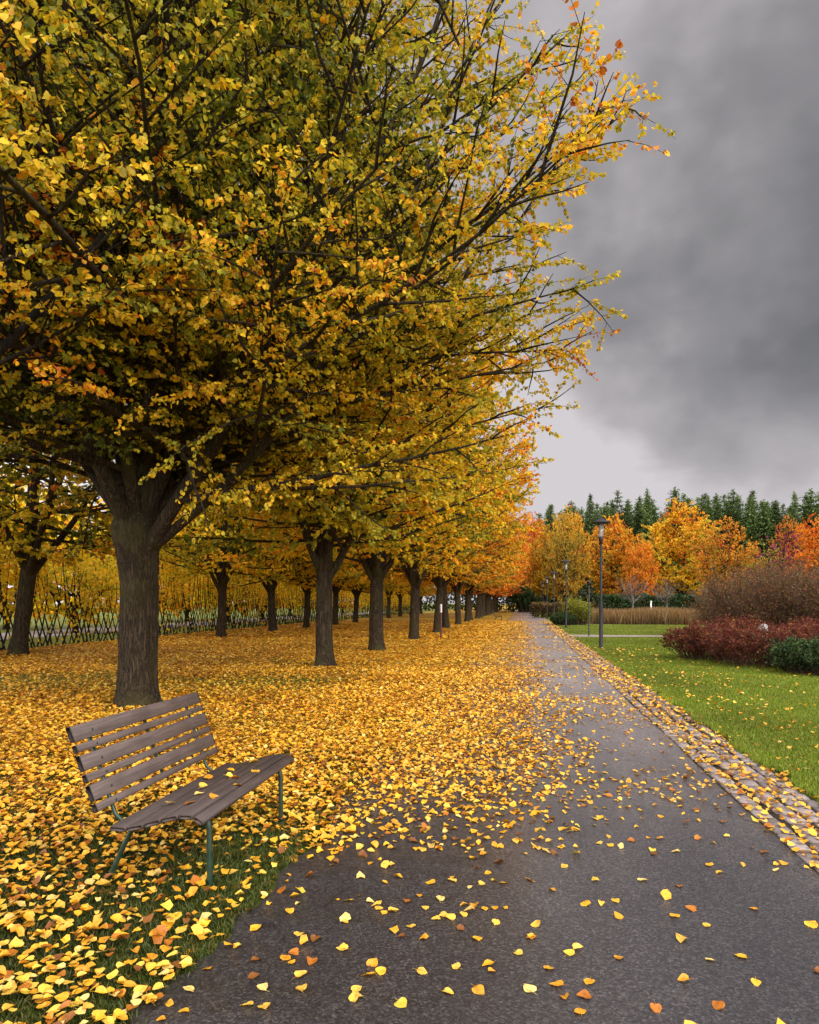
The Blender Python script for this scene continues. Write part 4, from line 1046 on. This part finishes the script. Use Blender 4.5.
# everything else: one carpet
VL, FL, CL = [], [], []; nv = 0
SIMPLE = [np.array([[0, -.5, .02], [-.42, -.2, .16 * a], [-.33, .2, .13 * b], [0, .5, .10 * c], [.33, .2, .16 * a], [.42, -.2, .12 * b], [0, 0, 0]]) for a, b, c in ((1, 1, 1), (2, .5, 2), (.6, 2.2, -.2), (2.2, 2, 2.5), (-.3, 1.2, 1))]
SF = np.array([[6, 0, 5], [6, 5, 4], [6, 4, 3], [6, 3, 2], [6, 2, 1], [6, 1, 0]])
for ci, (x, y, d, sc) in enumerate(cand):
    if ci == 0: x, y, d = x0[mask], y0[mask], d0[mask]
    n = len(x); var = rg.integers(0, 5, n); a = rg.uniform(0, 6.28, n); s = rg.uniform(.028, .068, n) * sc
    T = np.stack(SIMPLE)[var]
    tx, ty = rg.normal(0, .22, n), rg.normal(0, .22, n)
    T = T.copy(); T[:, :, 2] += T[:, :, 0] * tx[:, None] + T[:, :, 1] * ty[:, None]; T[:, :, 2] -= T[:, :, 2].min(1)[:, None]
    if ci >= 2: T[:, :, 2] *= .6
    X = T[:, :, 0] * np.cos(a)[:, None] - T[:, :, 1] * np.sin(a)[:, None]; Y = T[:, :, 0] * np.sin(a)[:, None] + T[:, :, 1] * np.cos(a)[:, None]
    z0 = np.where((x > PX0) & (x < PX1), .016, np.where(x > PX1 + .68, .03, np.where(x > PX1, .022, rg.uniform(.018, .05, n))))
    V = np.stack([x[:, None] + X * s[:, None], y[:, None] + Y * s[:, None], z0[:, None] + T[:, :, 2] * s[:, None]], -1).reshape(-1, 3)
    c = FC[rg.choice(len(FC), n, p=FWC)] * rg.uniform(.8, 1.2, (n, 1)) * (1.15 if ci else 1.0) * (1 + .22 * smooth_noise(np.stack([x, y, x * 0], 1), 1.7, 31)[:, None] * np.array([.7, 1.0, 1.2]))
    VL.append(V); FL.append((SF[None] + (np.arange(n) * 7)[:, None, None]).reshape(-1, 3) + nv); CL.append(np.repeat(c, 7, 0)); nv += len(V)
fo = link('leaf_carpet', mesh_from('leaf_carpet', np.vstack(VL), [np.vstack(FL)], M_FALL, False, np.clip(np.vstack(CL), 0, 1)))
tag(fo, 'thick carpet of yellow and orange fallen leaves over lawn and path', 'fallen leaves', kind='stuff')

# ------------------------------------------------------------------ lamps, posts
M_POLE = simple_mat('grey_painted_steel', (.014, .014, .017), (.034, .034, .040), 10, .65, .25)
M_DARK = simple_mat('black_steel', (.012, .012, .013), (.03, .03, .03), 10, .5, .4)
def glass_mat():
    m, nt, out = new_mat('lamp_glass'); n = N(nt)
    p = n('ShaderNodeBsdfPrincipled', {'Base Color': (.75, .75, .78, 1), 'Roughness': .15, 'Transmission Weight': .6}).outputs[0]
    nt.links.new(p, out.inputs[0]); return m
M_GLASS = glass_mat()
def make_lamp(label):
    r = thing('street_lamp', label, 'street lamp', group='street lamps along the kerb')
    a = MB(); a.lathe([(.001, 0), (.10, 0), (.10, .03), (.068, .06), (.068, 1.45), (.062, 1.5), (.045, 1.56), (.040, 3.72), (.001, 3.72)], 14); a.build('pole', M_POLE, r, True)
    c = MB(); c.lathe([(.001, 3.70), (.05, 3.70), (.075, 3.82), (.085, 3.90), (.085, 3.96), (.001, 3.96)], 14); c.build('collar', M_DARK, r, True)
    g = MB(); g.lathe([(.075, 3.965), (.095, 4.44), (.001, 4.44)], 16); g.build('lamp_glass', M_GLASS, r, True)
    s = MB(); s.lathe([(.001, 4.44), (.335, 4.435), (.345, 4.455), (.22, 4.52), (.10, 4.58), (.05, 4.60), (.035, 4.66), (.001, 4.67)], 20); s.build('lamp_shade', M_POLE, r, True)
    rd = MB()
    for k in range(4):
        an = k * pi / 2 + .4; rd.tube(np.array([[cos(an) * .085, sin(an) * .085, 3.95], [cos(an) * .165, sin(an) * .12, 4.45]]), .006, 5)
    rd.build('lamp_bracket', M_DARK, r)
    return r
LD = [(601, 24.3), (566, 43.7), (554, 58), (547, 70), (543, 90), (540, 112)]
LB = ['tall grey street lamp standing nearest on the lawn beside the granite kerb', 'street lamp directly beside the rounded yellow-green bush', 'third street lamp down the kerb, just past the rounded bush', 'fourth street lamp down the kerb towards the path end', 'fifth street lamp down the kerb, small against yellow trees', 'last tiny street lamp at the far end of the kerb']
lamp = make_lamp(LB[0])
for i, (px, d) in enumerate(LD):
    p = W(px, d)
    if i == 0: lamp.location = (p[0], p[1], 0)
    else: copy_tree(lamp, LB[i], (p[0], p[1], 0), 0, [1, .95, .93, .93, .95, 1][i])
def post(name, label, px, d, h, r, mat, cap=None, capmat=None, cat='post'):
    p = W(px, d); t = thing(name, label, cat, (p[0], p[1], 0))
    a = MB(); a.lathe([(.001, -.02), (r * 1.5, 0), (r * 1.5, .02), (r, .03), (r, h), (.001, h + .01)], 12); a.build('pole', mat, t, True)
    c = MB(); c.lathe(cap, 12, (0, 0, h)); c.build('cap', capmat or mat, t, True)
    return t
d = F * H / (636 - HY); post('bollard_light', 'thin black post with small dark head beside the side path', 589, d, ZH(583, d), .032, M_DARK, [(.001, -.06), (.09, -.05), (.10, .05), (.06, .12), (.001, .13)])
M_BROWN = simple_mat('brown_post', (.07, .03, .02), (.12, .05, .035), 12, .7, .2)
M_WHITE = simple_mat('white_paint', (.6, .58, .56), (.78, .76, .74), 10, .6, .3)
d = F * H / (638.5 - HY); post('marker_post', 'thin brown marker post with pale top among the avenue trunks', 441, d, ZH(604, d) - .08, .045, M_BROWN, [(.046, -.30), (.048, -.01), (.04, .07), (.001, .08)], M_WHITE)
post('white_post', 'small white post in front of the clipped dark hedge', 651, 58, 1.7, .06, M_WHITE, [(.001, -.01), (.10, 0), (.10, .05), (.001, .09)])

# pale stone among the red shrubs
rg = np.random.default_rng(99); s = MB(); th_ = np.linspace(0, pi, 12); V = []
for a in th_:
    for b in np.linspace(0, 2 * pi, 18)[:-1]:
        v = np.array([sin(a) * cos(b), sin(a) * sin(b), cos(a)]); k = 1 + .10 * sin(3 * v[0] + 1) + .08 * sin(5 * v[1] + v[2] * 4) + .05 * sin(9 * v[2] + 3 * v[0]); V.append(v * k * np.array([.33, .30, .36]))
i = (np.arange(11)[:, None] * 17); jj = np.arange(17)[None]
s.add(np.array(V), np.stack([i + jj, i + 17 + jj, i + 17 + (jj + 1) % 17, i + (jj + 1) % 17], -1).reshape(-1, 4))
st = s.build('round_stone', simple_mat('pale_stone', (.17, .165, .16), (.30, .29, .28), 6, .8, .2, .4), None, True)
p = W(763, 17.6); st.location = (p[0], p[1], .90); st.scale = (.40, .40, .42); tag(st, 'pale rounded stone head standing among the red shrubs', 'stone')
ped = MB(); ped.lathe([(.001, -2.1), (.3, -2.1), (.26, -.2), (.001, -.2)], 12); ped.build('pedestal', st.data.materials[0], st, True)
print('objects', len(bpy.data.objects))
